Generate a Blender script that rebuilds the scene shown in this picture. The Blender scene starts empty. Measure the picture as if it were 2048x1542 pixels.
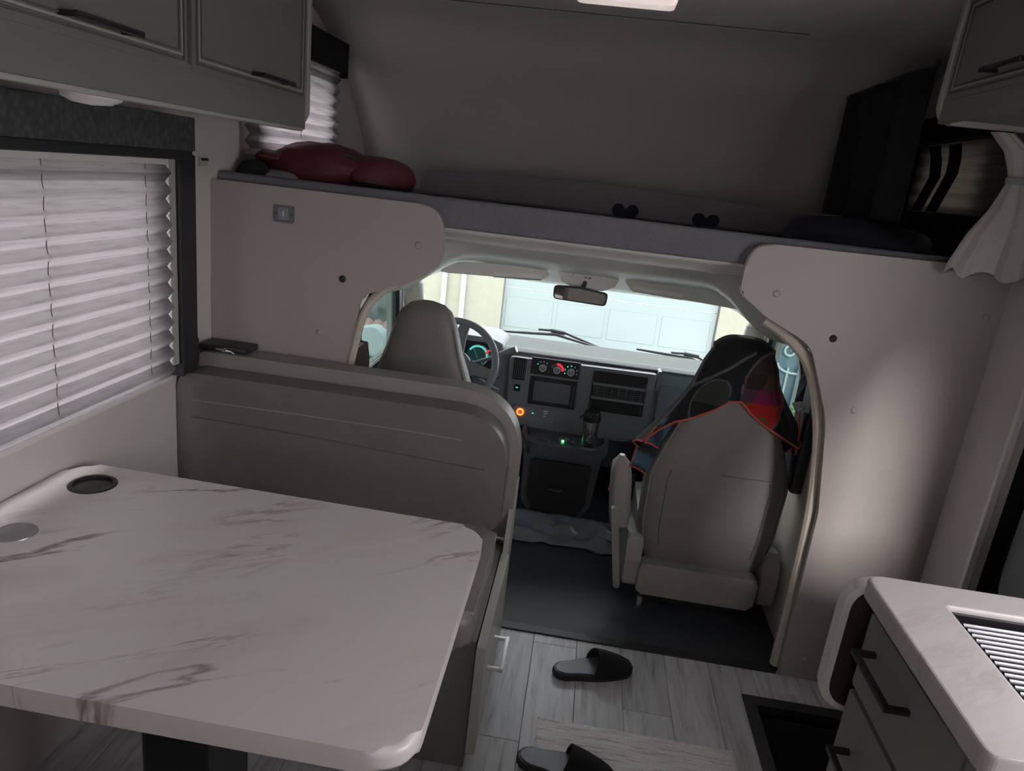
import bpy, bmesh, math, random
from mathutils import Vector, Matrix, noise as mnoise
random.seed(7)
SC = bpy.context.scene
COL = SC.collection
R = math.radians

# ---------------------------------------------------------------- camera
YAW, PIT, ROL, FPX, EYE = R(-4.8325), R(16.389), R(6.6192), 1431.28, 1.55
fw = Vector((math.sin(YAW)*math.cos(PIT), math.cos(YAW)*math.cos(PIT), -math.sin(PIT)))
rt = Vector((math.cos(YAW), -math.sin(YAW), 0)); up = rt.cross(fw)
r2 = rt*math.cos(ROL) + up*math.sin(ROL); u2 = up*math.cos(ROL) - rt*math.sin(ROL)
cd = bpy.data.cameras.new('camera'); cam = bpy.data.objects.new('camera', cd); COL.objects.link(cam)
cd.sensor_width = 36.0; cd.lens = FPX/2048*36.0; cd.clip_start = 0.02
cam.matrix_world = Matrix(((r2.x, u2.x, -fw.x, 0), (r2.y, u2.y, -fw.y, 0), (r2.z, u2.z, -fw.z, EYE), (0, 0, 0, 1)))
SC.camera = cam

# ---------------------------------------------------------------- sky and exposure
W = bpy.data.worlds.new('overcast_sky'); SC.world = W; W.use_nodes = True
bg = W.node_tree.nodes['Background']
bg.inputs[0].default_value = (1.0, 0.962, 0.99, 1); bg.inputs[1].default_value = 4.0
sl = bpy.data.lights.new('hazy_sun', 'SUN'); sl.energy = 4.0; sl.angle = R(15); sl.color = (1.0, .95, .92)
sun = bpy.data.objects.new('hazy_sun', sl); COL.objects.link(sun)
sun.rotation_euler = Vector((.20, -1.35, .66)).to_track_quat('Z', 'Y').to_euler(); sun.location = (3, -8, 6)
SC.view_settings.view_transform = 'Standard'; SC.view_settings.look = 'None'
SC.view_settings.exposure = 1.25; SC.view_settings.gamma = 1.0
SC.view_settings.use_curve_mapping = False

# ---------------------------------------------------------------- materials
def nodes(m):
    m.use_nodes = True
    nt = m.node_tree
    return nt, nt.nodes['Principled BSDF'], nt.nodes['Material Output']
def N(nt, t, **kw):
    n = nt.nodes.new(t)
    for k, v in kw.items():
        if k in n.inputs: n.inputs[k].default_value = v
        else: setattr(n, k, v)
    return n
def M(name, col, rough=.5, metal=0, var=.06, vs=8., bump=0, bs=200., spec=.5, stretch=(1, 1, 1), emit=None, coat=0):
    m = bpy.data.materials.new(name); nt, p, o = nodes(m)
    p.inputs['Roughness'].default_value = rough; p.inputs['Metallic'].default_value = metal
    p.inputs['Specular IOR Level'].default_value = spec
    p.inputs['Coat Weight'].default_value = coat
    tc = N(nt, 'ShaderNodeTexCoord'); mp = N(nt, 'ShaderNodeMapping', Scale=stretch)
    nt.links.new(tc.outputs['Object'], mp.inputs['Vector'])
    nz = N(nt, 'ShaderNodeTexNoise', Scale=vs, Detail=4.)
    nt.links.new(mp.outputs[0], nz.inputs['Vector'])
    mx = N(nt, 'ShaderNodeMix', data_type='RGBA')
    c = Vector(col)
    mx.inputs[6].default_value = (*[max(0, v*(1-var*2)) for v in c], 1)
    mx.inputs[7].default_value = (*[min(1, v*(1+var*2)) for v in c], 1)
    nt.links.new(nz.outputs['Fac'], mx.inputs[0]); nt.links.new(mx.outputs[2], p.inputs['Base Color'])
    if bump:
        b = N(nt, 'ShaderNodeBump', Strength=bump, Distance=.002)
        n2 = N(nt, 'ShaderNodeTexNoise', Scale=bs, Detail=3.)
        nt.links.new(mp.outputs[0], n2.inputs['Vector'])
        nt.links.new(n2.outputs['Fac'], b.inputs['Height']); nt.links.new(b.outputs[0], p.inputs['Normal'])
    if emit:
        p.inputs['Emission Color'].default_value = (*emit[0], 1); p.inputs['Emission Strength'].default_value = emit[1]
    return m
def marble(name='marble_laminate', amt=1., base=(.70, .675, .665, 1)):
    m = bpy.data.materials.new(name); nt, p, o = nodes(m)
    p.inputs['Roughness'].default_value = .32
    tc = N(nt, 'ShaderNodeTexCoord')
    def vein(rot, sc, thr, seed, dist):
        m0 = N(nt, 'ShaderNodeMapping', Rotation=(0, 0, R(rot))); nt.links.new(tc.outputs['Object'], m0.inputs['Vector'])
        mp = N(nt, 'ShaderNodeMapping', Scale=sc, Location=(seed, seed*.7, 0))
        nt.links.new(m0.outputs[0], mp.inputs['Vector'])
        nz = N(nt, 'ShaderNodeTexNoise', Scale=1., Detail=7., Roughness=.58, Distortion=dist)
        nt.links.new(mp.outputs[0], nz.inputs['Vector'])
        a = N(nt, 'ShaderNodeMath', operation='SUBTRACT'); a.inputs[1].default_value = .5
        nt.links.new(nz.outputs['Fac'], a.inputs[0])
        b = N(nt, 'ShaderNodeMath', operation='ABSOLUTE'); nt.links.new(a.outputs[0], b.inputs[0])
        r = N(nt, 'ShaderNodeMapRange'); r.inputs['From Min'].default_value = 0; r.inputs['From Max'].default_value = thr
        r.inputs['To Min'].default_value = 1; r.inputs['To Max'].default_value = 0
        nt.links.new(b.outputs[0], r.inputs['Value'])
        pn = N(nt, 'ShaderNodeTexNoise', Scale=3.2, Detail=2.)
        mp2 = N(nt, 'ShaderNodeMapping', Location=(seed*3, 1, 0), Scale=(.8, 1.6, 1))
        nt.links.new(m0.outputs[0], mp2.inputs['Vector']); nt.links.new(mp2.outputs[0], pn.inputs['Vector'])
        r3 = N(nt, 'ShaderNodeMapRange'); r3.inputs['From Min'].default_value = .48; r3.inputs['From Max'].default_value = .66
        nt.links.new(pn.outputs['Fac'], r3.inputs['Value'])
        q = N(nt, 'ShaderNodeMath', operation='MULTIPLY')
        nt.links.new(r.outputs[0], q.inputs[0]); nt.links.new(r3.outputs[0], q.inputs[1])
        return q
    v1 = vein(-38, (1.1, 6.0, 1), .020, 3.1, .35); v2 = vein(-34, (.8, 4.0, 1), .085, 8.4, .7); v3 = vein(-30, (1.5, 9.5, 1), .013, 5.7, .25)
    cur = None
    for v, c, k in ((v2, (.50, .42, .35, 1), .45), (v1, (.16, .11, .085, 1), .9), (v3, (.24, .18, .15, 1), .7)):
        s = N(nt, 'ShaderNodeMath', operation='MULTIPLY'); s.inputs[1].default_value = k*amt
        nt.links.new(v.outputs[0], s.inputs[0])
        mx = N(nt, 'ShaderNodeMix', data_type='RGBA'); mx.inputs[7].default_value = c
        if cur is None: mx.inputs[6].default_value = base
        else: nt.links.new(cur, mx.inputs[6])
        nt.links.new(s.outputs[0], mx.inputs[0]); cur = mx.outputs[2]
    nt.links.new(cur, p.inputs['Base Color'])
    return m
def plank_mat():
    m = bpy.data.materials.new('grey_wood_plank'); nt, p, o = nodes(m)
    p.inputs['Roughness'].default_value = .38
    tc = N(nt, 'ShaderNodeTexCoord'); oi = N(nt, 'ShaderNodeObjectInfo')
    off = N(nt, 'ShaderNodeVectorMath', operation='ADD')
    sc = N(nt, 'ShaderNodeMath', operation='MULTIPLY'); sc.inputs[1].default_value = 37.
    nt.links.new(oi.outputs['Random'], sc.inputs[0])
    nt.links.new(tc.outputs['Object'], off.inputs[0]); nt.links.new(sc.outputs[0], off.inputs[1])
    mp = N(nt, 'ShaderNodeMapping', Scale=(28, 2.4, 1)); nt.links.new(off.outputs[0], mp.inputs['Vector'])
    nz = N(nt, 'ShaderNodeTexNoise', Scale=1.6, Detail=7., Roughness=.62, Distortion=.5); nt.links.new(mp.outputs[0], nz.inputs['Vector'])
    cr = N(nt, 'ShaderNodeValToRGB')
    cr.color_ramp.elements[0].position = .3; cr.color_ramp.elements[0].color = (.30, .30, .315, 1)
    cr.color_ramp.elements[1].position = .62; cr.color_ramp.elements[1].color = (.64, .65, .68, 1)
    e = cr.color_ramp.elements.new(.46); e.color = (.54, .545, .565, 1)
    nt.links.new(nz.outputs['Fac'], cr.inputs[0])
    hv = N(nt, 'ShaderNodeHueSaturation'); mr = N(nt, 'ShaderNodeMapRange')
    mr.inputs['To Min'].default_value = .82; mr.inputs['To Max'].default_value = 1.12
    nt.links.new(oi.outputs['Random'], mr.inputs['Value']); nt.links.new(mr.outputs[0], hv.inputs['Value'])
    nt.links.new(cr.outputs[0], hv.inputs['Color']); nt.links.new(hv.outputs[0], p.inputs['Base Color'])
    b = N(nt, 'ShaderNodeBump', Strength=.15, Distance=.001); nt.links.new(nz.outputs['Fac'], b.inputs['Height']); nt.links.new(b.outputs[0], p.inputs['Normal'])
    return m
def blind_mat():
    m = bpy.data.materials.new('pleated_blind_fabric'); nt, p, o = nodes(m)
    tc = N(nt, 'ShaderNodeTexCoord'); mp = N(nt, 'ShaderNodeMapping', Scale=(4, 5, 90))
    nt.links.new(tc.outputs['Object'], mp.inputs['Vector'])
    nz = N(nt, 'ShaderNodeTexNoise', Scale=1.5, Detail=5.); nt.links.new(mp.outputs[0], nz.inputs['Vector'])
    cr = N(nt, 'ShaderNodeValToRGB')
    cr.color_ramp.elements[0].position = .3; cr.color_ramp.elements[0].color = (.152, .146, .150, 1)
    cr.color_ramp.elements[1].position = .55; cr.color_ramp.elements[1].color = (.198, .191, .198, 1)
    nt.links.new(nz.outputs['Fac'], cr.inputs[0])
    d = N(nt, 'ShaderNodeBsdfDiffuse'); t = N(nt, 'ShaderNodeBsdfTranslucent')
    nt.links.new(cr.outputs[0], d.inputs[0]); nt.links.new(cr.outputs[0], t.inputs[0])
    mx = N(nt, 'ShaderNodeMixShader'); mx.inputs[0].default_value = .5
    nt.links.new(d.outputs[0], mx.inputs[1]); nt.links.new(t.outputs[0], mx.inputs[2]); nt.links.new(mx.outputs[0], o.inputs[0])
    return m
def glass_mat(name, tint, refl=.05):
    m = bpy.data.materials.new(name); nt, p, o = nodes(m)
    t = N(nt, 'ShaderNodeBsdfTransparent'); t.inputs[0].default_value = (*tint, 1)
    g = N(nt, 'ShaderNodeBsdfGlossy'); g.inputs['Roughness'].default_value = .02
    mx = N(nt, 'ShaderNodeMixShader'); mx.inputs[0].default_value = refl
    nt.links.new(t.outputs[0], mx.inputs[1]); nt.links.new(g.outputs[0], mx.inputs[2]); nt.links.new(mx.outputs[0], o.inputs[0])
    return m
def translucent_mat(name, col, f=.6):
    m = bpy.data.materials.new(name); nt, p, o = nodes(m)
    d = N(nt, 'ShaderNodeBsdfDiffuse'); t = N(nt, 'ShaderNodeBsdfTranslucent')
    d.inputs[0].default_value = (*col, 1); t.inputs[0].default_value = (*col, 1)
    mx = N(nt, 'ShaderNodeMixShader'); mx.inputs[0].default_value = f
    nt.links.new(d.outputs[0], mx.inputs[1]); nt.links.new(t.outputs[0], mx.inputs[2]); nt.links.new(mx.outputs[0], o.inputs[0])
    return m
def vcol_mat(name, rough=.9):
    m = bpy.data.materials.new(name); nt, p, o = nodes(m)
    a = N(nt, 'ShaderNodeAttribute', attribute_name='print'); p.inputs['Roughness'].default_value = rough
    nz = N(nt, 'ShaderNodeTexNoise', Scale=60., Detail=4.); tc = N(nt, 'ShaderNodeTexCoord')
    nt.links.new(tc.outputs['Object'], nz.inputs['Vector'])
    hv = N(nt, 'ShaderNodeHueSaturation'); mr = N(nt, 'ShaderNodeMapRange'); mr.inputs['To Min'].default_value = .7; mr.inputs['To Max'].default_value = 1.3
    nt.links.new(nz.outputs['Fac'], mr.inputs['Value']); nt.links.new(mr.outputs[0], hv.inputs['Value'])
    nt.links.new(a.outputs['Color'], hv.inputs['Color']); nt.links.new(hv.outputs[0], p.inputs['Base Color'])
    p.inputs['Sheen Weight'].default_value = .2
    return m
def rug_mat():
    m = bpy.data.materials.new('rug_weave'); nt, p, o = nodes(m)
    p.inputs['Roughness'].default_value = .95
    tc = N(nt, 'ShaderNodeTexCoord'); mp = N(nt, 'ShaderNodeMapping', Scale=(5, 85, 1)); nt.links.new(tc.outputs['Object'], mp.inputs['Vector'])
    nz = N(nt, 'ShaderNodeTexNoise', Scale=1.3, Detail=6., Roughness=.7); nt.links.new(mp.outputs[0], nz.inputs['Vector'])
    cr = N(nt, 'ShaderNodeValToRGB')
    cr.color_ramp.elements[0].position = .32; cr.color_ramp.elements[0].color = (.20, .195, .19, 1)
    cr.color_ramp.elements[1].position = .6; cr.color_ramp.elements[1].color = (.92, .90, .89, 1)
    e = cr.color_ramp.elements.new(.45); e.color = (.78, .755, .745, 1)
    fz = N(nt, 'ShaderNodeTexNoise', Scale=420., Detail=2.); nt.links.new(tc.outputs['Object'], fz.inputs['Vector'])
    mr = N(nt, 'ShaderNodeMapRange'); mr.inputs['To Min'].default_value = .55; mr.inputs['To Max'].default_value = 1.4; nt.links.new(fz.outputs['Fac'], mr.inputs['Value'])
    hv = N(nt, 'ShaderNodeHueSaturation'); nt.links.new(mr.outputs[0], hv.inputs['Value'])
    nt.links.new(nz.outputs['Fac'], cr.inputs[0]); nt.links.new(cr.outputs[0], hv.inputs['Color']); nt.links.new(hv.outputs[0], p.inputs['Base Color'])
    return m
def valance_mat():
    m = bpy.data.materials.new('valance_fabric'); nt, p, o = nodes(m)
    p.inputs['Roughness'].default_value = .8
    tc = N(nt, 'ShaderNodeTexCoord'); mp = N(nt, 'ShaderNodeMapping', Scale=(1, 60, 45)); nt.links.new(tc.outputs['Object'], mp.inputs['Vector'])
    v = N(nt, 'ShaderNodeTexVoronoi', Scale=1.2); nt.links.new(mp.outputs[0], v.inputs['Vector'])
    cr = N(nt, 'ShaderNodeValToRGB')
    cr.color_ramp.elements[0].color = (.10, .105, .10, 1); cr.color_ramp.elements[1].color = (.045, .05, .05, 1); cr.color_ramp.elements[1].position = .7
    nt.links.new(v.outputs['Distance'], cr.inputs[0]); nt.links.new(cr.outputs[0], p.inputs['Base Color'])
    return m

MAT = dict(
 wall=M('wall_panel', (.60, .57, .54), .55, var=.03, vs=3),
 bulk=M('bulkhead_laminate', (.39, .362, .345), .42, var=.02, vs=3),
 ceil=M('ceiling_vinyl', (.70, .68, .67), .7, var=.03, vs=2),
 cab=M('cabinet_sage', (.205, .205, .182), .45, var=.03, vs=4),
 cabedge=M('cabinet_edge', (.42, .425, .385), .4, var=.02),
 white=M('white_trim', (.72, .71, .69), .4, var=.02),
 marble=marble(), worktop=marble('worktop_laminate', .3, (.50, .48, .475, 1)), visor=M('visor_vinyl', (.80, .78, .72), .6, var=.03), label=M('label_paper', (.92, .92, .90), .6, var=.01), plank=plank_mat(), blind=blind_mat(), rug=rug_mat(), valance=valance_mat(),
 vinyl=M('greige_vinyl', (.17, .163, .148), .45, var=.05, vs=14, bump=.25, bs=350),
 vinylr=M('greige_vinyl_frame', (.28, .265, .24), .42, var=.05, vs=14, bump=.2, bs=350),
 seat=M('seat_vinyl', (.20, .192, .178), .5, var=.05, vs=10, bump=.25, bs=400),
 seatlt=M('seat_vinyl_pale', (.29, .28, .26), .45, var=.04, vs=10, bump=.2, bs=400),
 seam=M('seam_thread', (.12, .115, .105), .7),
 black=M('black_plastic', (.022, .023, .025), .45, var=.1),
 blackgl=M('black_satin', (.018, .018, .02), .25, var=.1),
 rubber=M('black_rubber_floor', (.042, .050, .060), .5, var=.15, vs=5, bump=.2, bs=150),
 dash=M('dash_plastic', (.21, .232, .26), .42, var=.06, vs=20, bump=.15, bs=600),
 console=M('console_plastic', (.085, .095, .11), .42, var=.06, vs=20, bump=.15, bs=600),
 gatewh=M('white_gate_paint', (.55, .58, .58), .6),
 dashtop=M('dash_top_vinyl', (.12, .125, .13), .2, var=.03),
 dashdk=M('dash_recess', (.014, .015, .017), .5),
 dashlt=M('dash_trim', (.20, .215, .225), .35),
 screen=M('dark_screen', (.13, .135, .15), .18, var=.02),
 head=M('headliner_plastic', (.84, .82, .775), .55, var=.03, vs=5),
 pillar=M('pillar_plastic', (.58, .545, .46), .5, var=.03),
 carpet=M('grey_bunk_carpet', (.17, .175, .195), .95, var=.1, vs=120, bump=.5, bs=500),
 pad=M('grey_pad', (.20, .20, .215), .9, var=.06, vs=30, bump=.3, bs=400),
 red=M('red_nylon', (.115, .022, .028), .6, var=.12, vs=9),
 navy=M('navy_fabric', (.016, .02, .038), .9, var=.2, vs=20),
 blackcloth=M('black_cloth', (.007, .007, .008), .9, var=.15, vs=20),
 linen=M('pale_linen', (.50, .48, .46), .85, var=.08, vs=12, bump=.3, bs=300),
 greycloth=M('grey_pillow_cloth', (.32, .32, .33), .9),
 chrome=M('chrome', (.85, .85, .85), .22, .75, var=.01),
 steel=M('brushed_steel', (.36, .36, .38), .36, 1, var=.05, vs=30),
 tumb=M('tumbler_steel', (.62, .64, .64), .25, 1, var=.08, vs=60),
 handle=M('black_handle', (.015, .015, .016), .3),
 brown=M('dark_brown_board', (.030, .018, .015), .7, var=.1),
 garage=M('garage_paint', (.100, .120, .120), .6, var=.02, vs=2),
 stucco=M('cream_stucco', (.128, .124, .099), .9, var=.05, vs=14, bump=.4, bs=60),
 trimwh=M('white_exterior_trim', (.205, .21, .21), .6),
 concrete=M('driveway_concrete', (.36, .36, .35), .9, var=.08, vs=3),
 stone=M('grey_stone', (.17, .175, .17), .9, var=.3, vs=9, bump=.6, bs=40),
 pinkbrick=M('pink_scallop_brick', (.44, .25, .23), .9, var=.1, vs=12),
 leaf=M('shrub_leaf', (.17, .32, .10), .7, var=.25, vs=10),
 bluewall=M('blue_grey_gate_sheet', (.15, .20, .23), .6, var=.05),
 mirrorwh=M('mirror_shell_white', (.62, .66, .66), .4),
 mirror=M('mirror_glass', (.62, .62, .60), .03, 1, var=0),
 brownstrap=M('brown_belt_web', (.10, .075, .065), .7, var=.1, vs=80),
 clear=M('clear_grey_plastic', (.17, .19, .215), .22, var=.25, vs=14),
 orange=M('orange_ring_lamp', (.6, .12, .02), .4, emit=((1, .16, .02), 1.6)),
 greenled=M('green_led', (.1, .6, .15), .4, emit=((.1, 1, .15), 2.5)),
 teal=M('teal_backlight', (.1, .5, .45), .4, emit=((.15, .8, .65), .30)),
 redmark=M('red_print', (.6, .03, .05), .5, emit=((1, .03, .06), .35)),
 whitemark=M('white_print', (.75, .77, .78), .5),
 gauge=M('gauge_face', (.02, .05, .06), .3, emit=((.1, .45, .42), .02)),
 redhem=M('red_hem', (.55, .10, .07), .8, var=.1, vs=60),
 lens=translucent_mat('vent_lens', (.62, .59, .575), .6),
 puck=M('puck_lens', (.82, .80, .77), .4),
 glass=glass_mat('window_glass', (.93, .92, .92)), cabglass=glass_mat('cab_glass', (.84, .93, .93)), tint=glass_mat('smoked_glass', (.30, .29, .25)), sideglass=glass_mat('side_glass', (.34, .405, .405)),
 grass=M('grass', (.18, .36, .08), .9, var=.3, vs=20),
 print=vcol_mat('printed_towel'),
)

# ---------------------------------------------------------------- mesh helpers
def link(name, me, mat, parent=None, smooth=False):
    o = bpy.data.objects.new(name, me); COL.objects.link(o)
    if mat is not None and not me.materials: me.materials.append(MAT[mat] if isinstance(mat, str) else mat)
    if smooth:
        for p in me.polygons: p.use_smooth = True
    if parent is not None: o.parent = parent
    return o
def from_bm(name, bm, mat, parent=None, smooth=False):
    bmesh.ops.recalc_face_normals(bm, faces=bm.faces[:])
    me = bpy.data.meshes.new(name); bm.to_mesh(me); bm.free()
    o = link(name, me, mat, parent)
    if smooth:
        for p in me.polygons: p.use_smooth = True
        try: me.set_sharp_from_angle(angle=R(35))
        except Exception: pass
    return o
def wn(o):
    m = o.modifiers.new('normals', 'WEIGHTED_NORMAL'); m.keep_sharp = True; m.weight = 80
    return o
def bm_box(bm, x0, x1, y0, y1, z0, z1):
    vs = [bm.verts.new(p) for p in ((x0,y0,z0),(x1,y0,z0),(x1,y1,z0),(x0,y1,z0),(x0,y0,z1),(x1,y0,z1),(x1,y1,z1),(x0,y1,z1))]
    for f in ((0,3,2,1),(4,5,6,7),(0,1,5,4),(1,2,6,5),(2,3,7,6),(3,0,4,7)): bm.faces.new([vs[i] for i in f])
    return vs
def box(name, x, y, z, mat, parent=None, r=.004, seg=2):
    bm = bmesh.new(); bm_box(bm, *x, *y, *z)
    if r: bmesh.ops.bevel(bm, geom=bm.edges[:], offset=min(r, .49*min(x[1]-x[0], y[1]-y[0], z[1]-z[0])), segments=seg, affect='EDGES', profile=.5)
    return wn(from_bm(name, bm, mat, parent, smooth=bool(r))) if r else from_bm(name, bm, mat, parent)
def rpoly(pts, rad, n=6):
    out = []; k = len(pts)
    for i in range(k):
        r = rad[i] if isinstance(rad, (list, tuple)) else rad
        p = Vector(pts[i]); a = (Vector(pts[i-1])-p); b = (Vector(pts[(i+1) % k])-p)
        if r <= 0: out.append(tuple(p)); continue
        la, lb = a.length, b.length; a.normalize(); b.normalize()
        ang = a.angle(b); t = min(r/max(math.tan(ang/2), 1e-4), .48*la, .48*lb)
        for j in range(n+1):
            s = j/n
            q = (p+a*t)*(1-s)**2 + p*2*s*(1-s) + (p+b*t)*s*s
            out.append(tuple(q))
    return out
def put(plane, p, a):
    return {'xz': (p[0], a, p[1]), 'yz': (a, p[0], p[1]), 'xy': (p[0], p[1], a)}[plane]
def prism(name, pts, plane, a, b, mat, parent=None, bev=.003, seg=2, smooth=True):
    bm = bmesh.new()
    lo = [bm.verts.new(put(plane, p, a)) for p in pts]; hi = [bm.verts.new(put(plane, p, b)) for p in pts]
    f1 = bm.faces.new(lo); f2 = bm.faces.new(hi[::-1]); k = len(pts)
    for i in range(k): bm.faces.new((lo[i], hi[i], hi[(i+1) % k], lo[(i+1) % k]))
    if bev:
        es = list(f1.edges)+list(f2.edges)
        bmesh.ops.bevel(bm, geom=es, offset=bev, segments=seg, affect='EDGES', profile=.5, clamp_overlap=True)
    return wn(from_bm(name, bm, mat, parent, smooth=smooth)) if (smooth and bev) else from_bm(name, bm, mat, parent, smooth=smooth)
def tube(name, pts, r, mat, parent=None, n=8, closed=False):
    bm = bmesh.new(); P = [Vector(p) for p in pts]; k = len(P); rings = []
    prev = None
    for i in range(k):
        if closed: d = P[(i+1) % k]-P[i-1]
        else: d = P[min(i+1, k-1)]-P[max(i-1, 0)]
        d.normalize()
        if prev is None:
            u = d.cross(Vector((0, 0, 1)));
            if u.length < .1: u = d.cross(Vector((1, 0, 0)))
        else: u = prev - d*prev.dot(d)
        u.normalize(); prev = u; w = d.cross(u)
        rr = r[i] if isinstance(r, (list, tuple)) else r
        rings.append([bm.verts.new(P[i]+(u*math.cos(2*math.pi*j/n)+w*math.sin(2*math.pi*j/n))*rr) for j in range(n)])
    for i in range(k if closed else k-1):
        A, B = rings[i], rings[(i+1) % k]
        for j in range(n): bm.faces.new((A[j], A[(j+1) % n], B[(j+1) % n], B[j]))
    if not closed:
        bm.faces.new(rings[0][::-1]); bm.faces.new(rings[-1])
    return from_bm(name, bm, mat, parent, smooth=True)
def loft(name, rings, mat, parent=None, cap=True, closed=True, smooth=True):
    bm = bmesh.new(); Rg = [[bm.verts.new(p) for p in r] for r in rings]; n = len(rings[0])
    for A, B in zip(Rg, Rg[1:]):
        for j in range(n if closed else n-1): bm.faces.new((A[j], A[(j+1) % n], B[(j+1) % n], B[j]))
    if cap and closed: bm.faces.new(Rg[0][::-1]); bm.faces.new(Rg[-1])
    return from_bm(name, bm, mat, parent, smooth=smooth)
def lathe(name, prof, c, mat, parent=None, axis='z', n=24):
    rings = []
    for r, h in prof:
        ring = []
        for j in range(n):
            a = 2*math.pi*j/n; u, v = max(r, 1e-4)*math.cos(a), max(r, 1e-4)*math.sin(a)
            ring.append({'z': (c[0]+u, c[1]+v, c[2]+h), 'y': (c[0]+u, c[1]+h, c[2]+v), 'x': (c[0]+h, c[1]+u, c[2]+v)}[axis])
        rings.append(ring)
    return loft(name, rings, mat, parent)
def sheet(name, rows, mat, parent=None, thick=0, smooth=True):
    bm = bmesh.new(); V = [[bm.verts.new(p) for p in r] for r in rows]
    for A, B in zip(V, V[1:]):
        for j in range(len(A)-1): bm.faces.new((A[j], A[j+1], B[j+1], B[j]))
    o = from_bm(name, bm, mat, parent, smooth=smooth)
    if thick:
        s = o.modifiers.new('thickness', 'SOLIDIFY'); s.thickness = thick; s.offset = 0
    return o
def cells(name, plane, a, b, t, holes, mat, parent=None):
    """a wall of box cells with rectangular openings; holes = (a0,a1,b0,b1)"""
    A = sorted({*a, *[h[0] for h in holes], *[h[1] for h in holes]}); B = sorted({*b, *[h[2] for h in holes], *[h[3] for h in holes]})
    A = [v for v in A if a[0] <= v <= a[1]]; B = [v for v in B if b[0] <= v <= b[1]]
    bm = bmesh.new()
    solid = {}
    for i in range(len(A)-1):
        for j in range(len(B)-1):
            ca, cb = (A[i]+A[i+1])/2, (B[j]+B[j+1])/2
            solid[i, j] = not any(h[0] < ca < h[1] and h[2] < cb < h[3] for h in holes)
    def q(*ps): bm.faces.new([bm.verts.new(p) for p in ps])
    for (i, j), s in solid.items():
        if not s: continue
        a0, a1, b0, b1 = A[i], A[i+1], B[j], B[j+1]
        for tt in t: q(put(plane, (a0, b0), tt), put(plane, (a1, b0), tt), put(plane, (a1, b1), tt), put(plane, (a0, b1), tt))
        for di, dj, p, r in ((-1, 0, (a0, b0), (a0, b1)), (1, 0, (a1, b0), (a1, b1)), (0, -1, (a0, b0), (a1, b0)), (0, 1, (a0, b1), (a1, b1))):
            if not solid.get((i+di, j+dj), False):
                q(put(plane, p, t[0]), put(plane, r, t[0]), put(plane, r, t[1]), put(plane, p, t[1]))
    bmesh.ops.remove_doubles(bm, verts=bm.verts[:], dist=1e-5)
    return from_bm(name, bm, mat, parent)
def ringpanel(name, inner, outer, plane, a, b, mat, parent=None):
    bm = bmesh.new(); k = len(inner)
    L = [[bm.verts.new(put(plane, p, t)) for p in pts] for pts in (inner, outer) for t in (a, b)]
    ia, ib, oa, ob = L
    for i in range(k):
        j = (i+1) % k
        for A, B in ((ia, oa), (oa, ob), (ob, ib), (ib, ia)): bm.faces.new((A[i], A[j], B[j], B[i]))
    return from_bm(name, bm, mat, parent)

ROOTS = []
def tag(o, label, cat, group=None, kind=None):
    o['label'] = label; o['category'] = cat
    if group: o['group'] = group
    if kind: o['kind'] = kind
    return o
def thing(name, label, cat, group=None, fixed=None):
    o = bpy.data.objects.new(name, None); COL.objects.link(o); o.empty_display_size = .05
    tag(o, label, cat, group)
    if fixed is None: ROOTS.append(o)
    return o
def struct(o, label=None):
    o['kind'] = 'structure'
    if label: o['label'] = label; o['category'] = o.name.split('_')[0].split('.')[0]
    return o
def copyof(src, parent=None, name=None):
    c = src.copy(); COL.objects.link(c); c.parent = parent
    return c

# ================================================================ THE SETTING
# ---- floor of grey planks around the entry step well
WELL = (.70, 1.24, 1.33, 2.05)
flo = cells('floor', 'xy', (-1.22, 1.24), (-1.6, 2.24), (-.06, -.008), [(WELL[0], WELL[1], WELL[2], WELL[3])], 'black')
struct(flo, 'grey wood-look plank floor of the motorhome')
PW = .152
pk = {}
def plank(x0, x1, y0, y1):
    x1 -= .0012; y1 -= .0012
    if x1-x0 < .01 or y1-y0 < .02: return
    key = (round(x1-x0, 3), round(y1-y0, 3))
    if key not in pk:
        bm = bmesh.new(); hx, hy = (x1-x0)/2, (y1-y0)/2
        bm_box(bm, -hx, hx, -hy, hy, -.008, 0)
        bmesh.ops.bevel(bm, geom=[e for e in bm.edges if e.verts[0].co.z > -.001 and e.verts[1].co.z > -.001], offset=.0012, segments=1, affect='EDGES')
        bmesh.ops.recalc_face_normals(bm, faces=bm.faces[:])
        me = bpy.data.meshes.new('plank'); bm.to_mesh(me); bm.free(); me.materials.append(MAT['plank']); pk[key] = me
    o = bpy.data.objects.new('plank', pk[key]); COL.objects.link(o); o.parent = flo
    o.location = ((x0+x1)/2, (y0+y1)/2, 0)
for i in range(17):
    x0 = -1.22+i*PW; x1 = min(x0+PW, 1.24)
    s = (i*.47) % 1.2
    ys = [-1.6]+[v for v in [-1.6+s+1.2*k for k in range(5)] if -1.58 < v < 2.2]+[2.225]
    for a, b in zip(ys, ys[1:]):
        if x1 <= WELL[0]+.001: plank(x0, x1, a, b)
        else:
            xs = max(x0, WELL[0])
            if x0 < WELL[0]: plank(x0, WELL[0]+.0012, a, b)
            if a < WELL[2]: plank(xs, x1, a, min(b, WELL[2]))
            if b > WELL[3]: plank(xs, x1, max(a, WELL[3]), b)
well = cells('trim_1', 'xy', (WELL[0]-.004, WELL[1]), (WELL[2]-.004, WELL[3]+.012), (-.02, .006), [(WELL[0]+.034, WELL[1], WELL[2]+.03, WELL[3]-.03)], 'black')
struct(well, 'black edging around the entry step well')
bm = bmesh.new()
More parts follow.
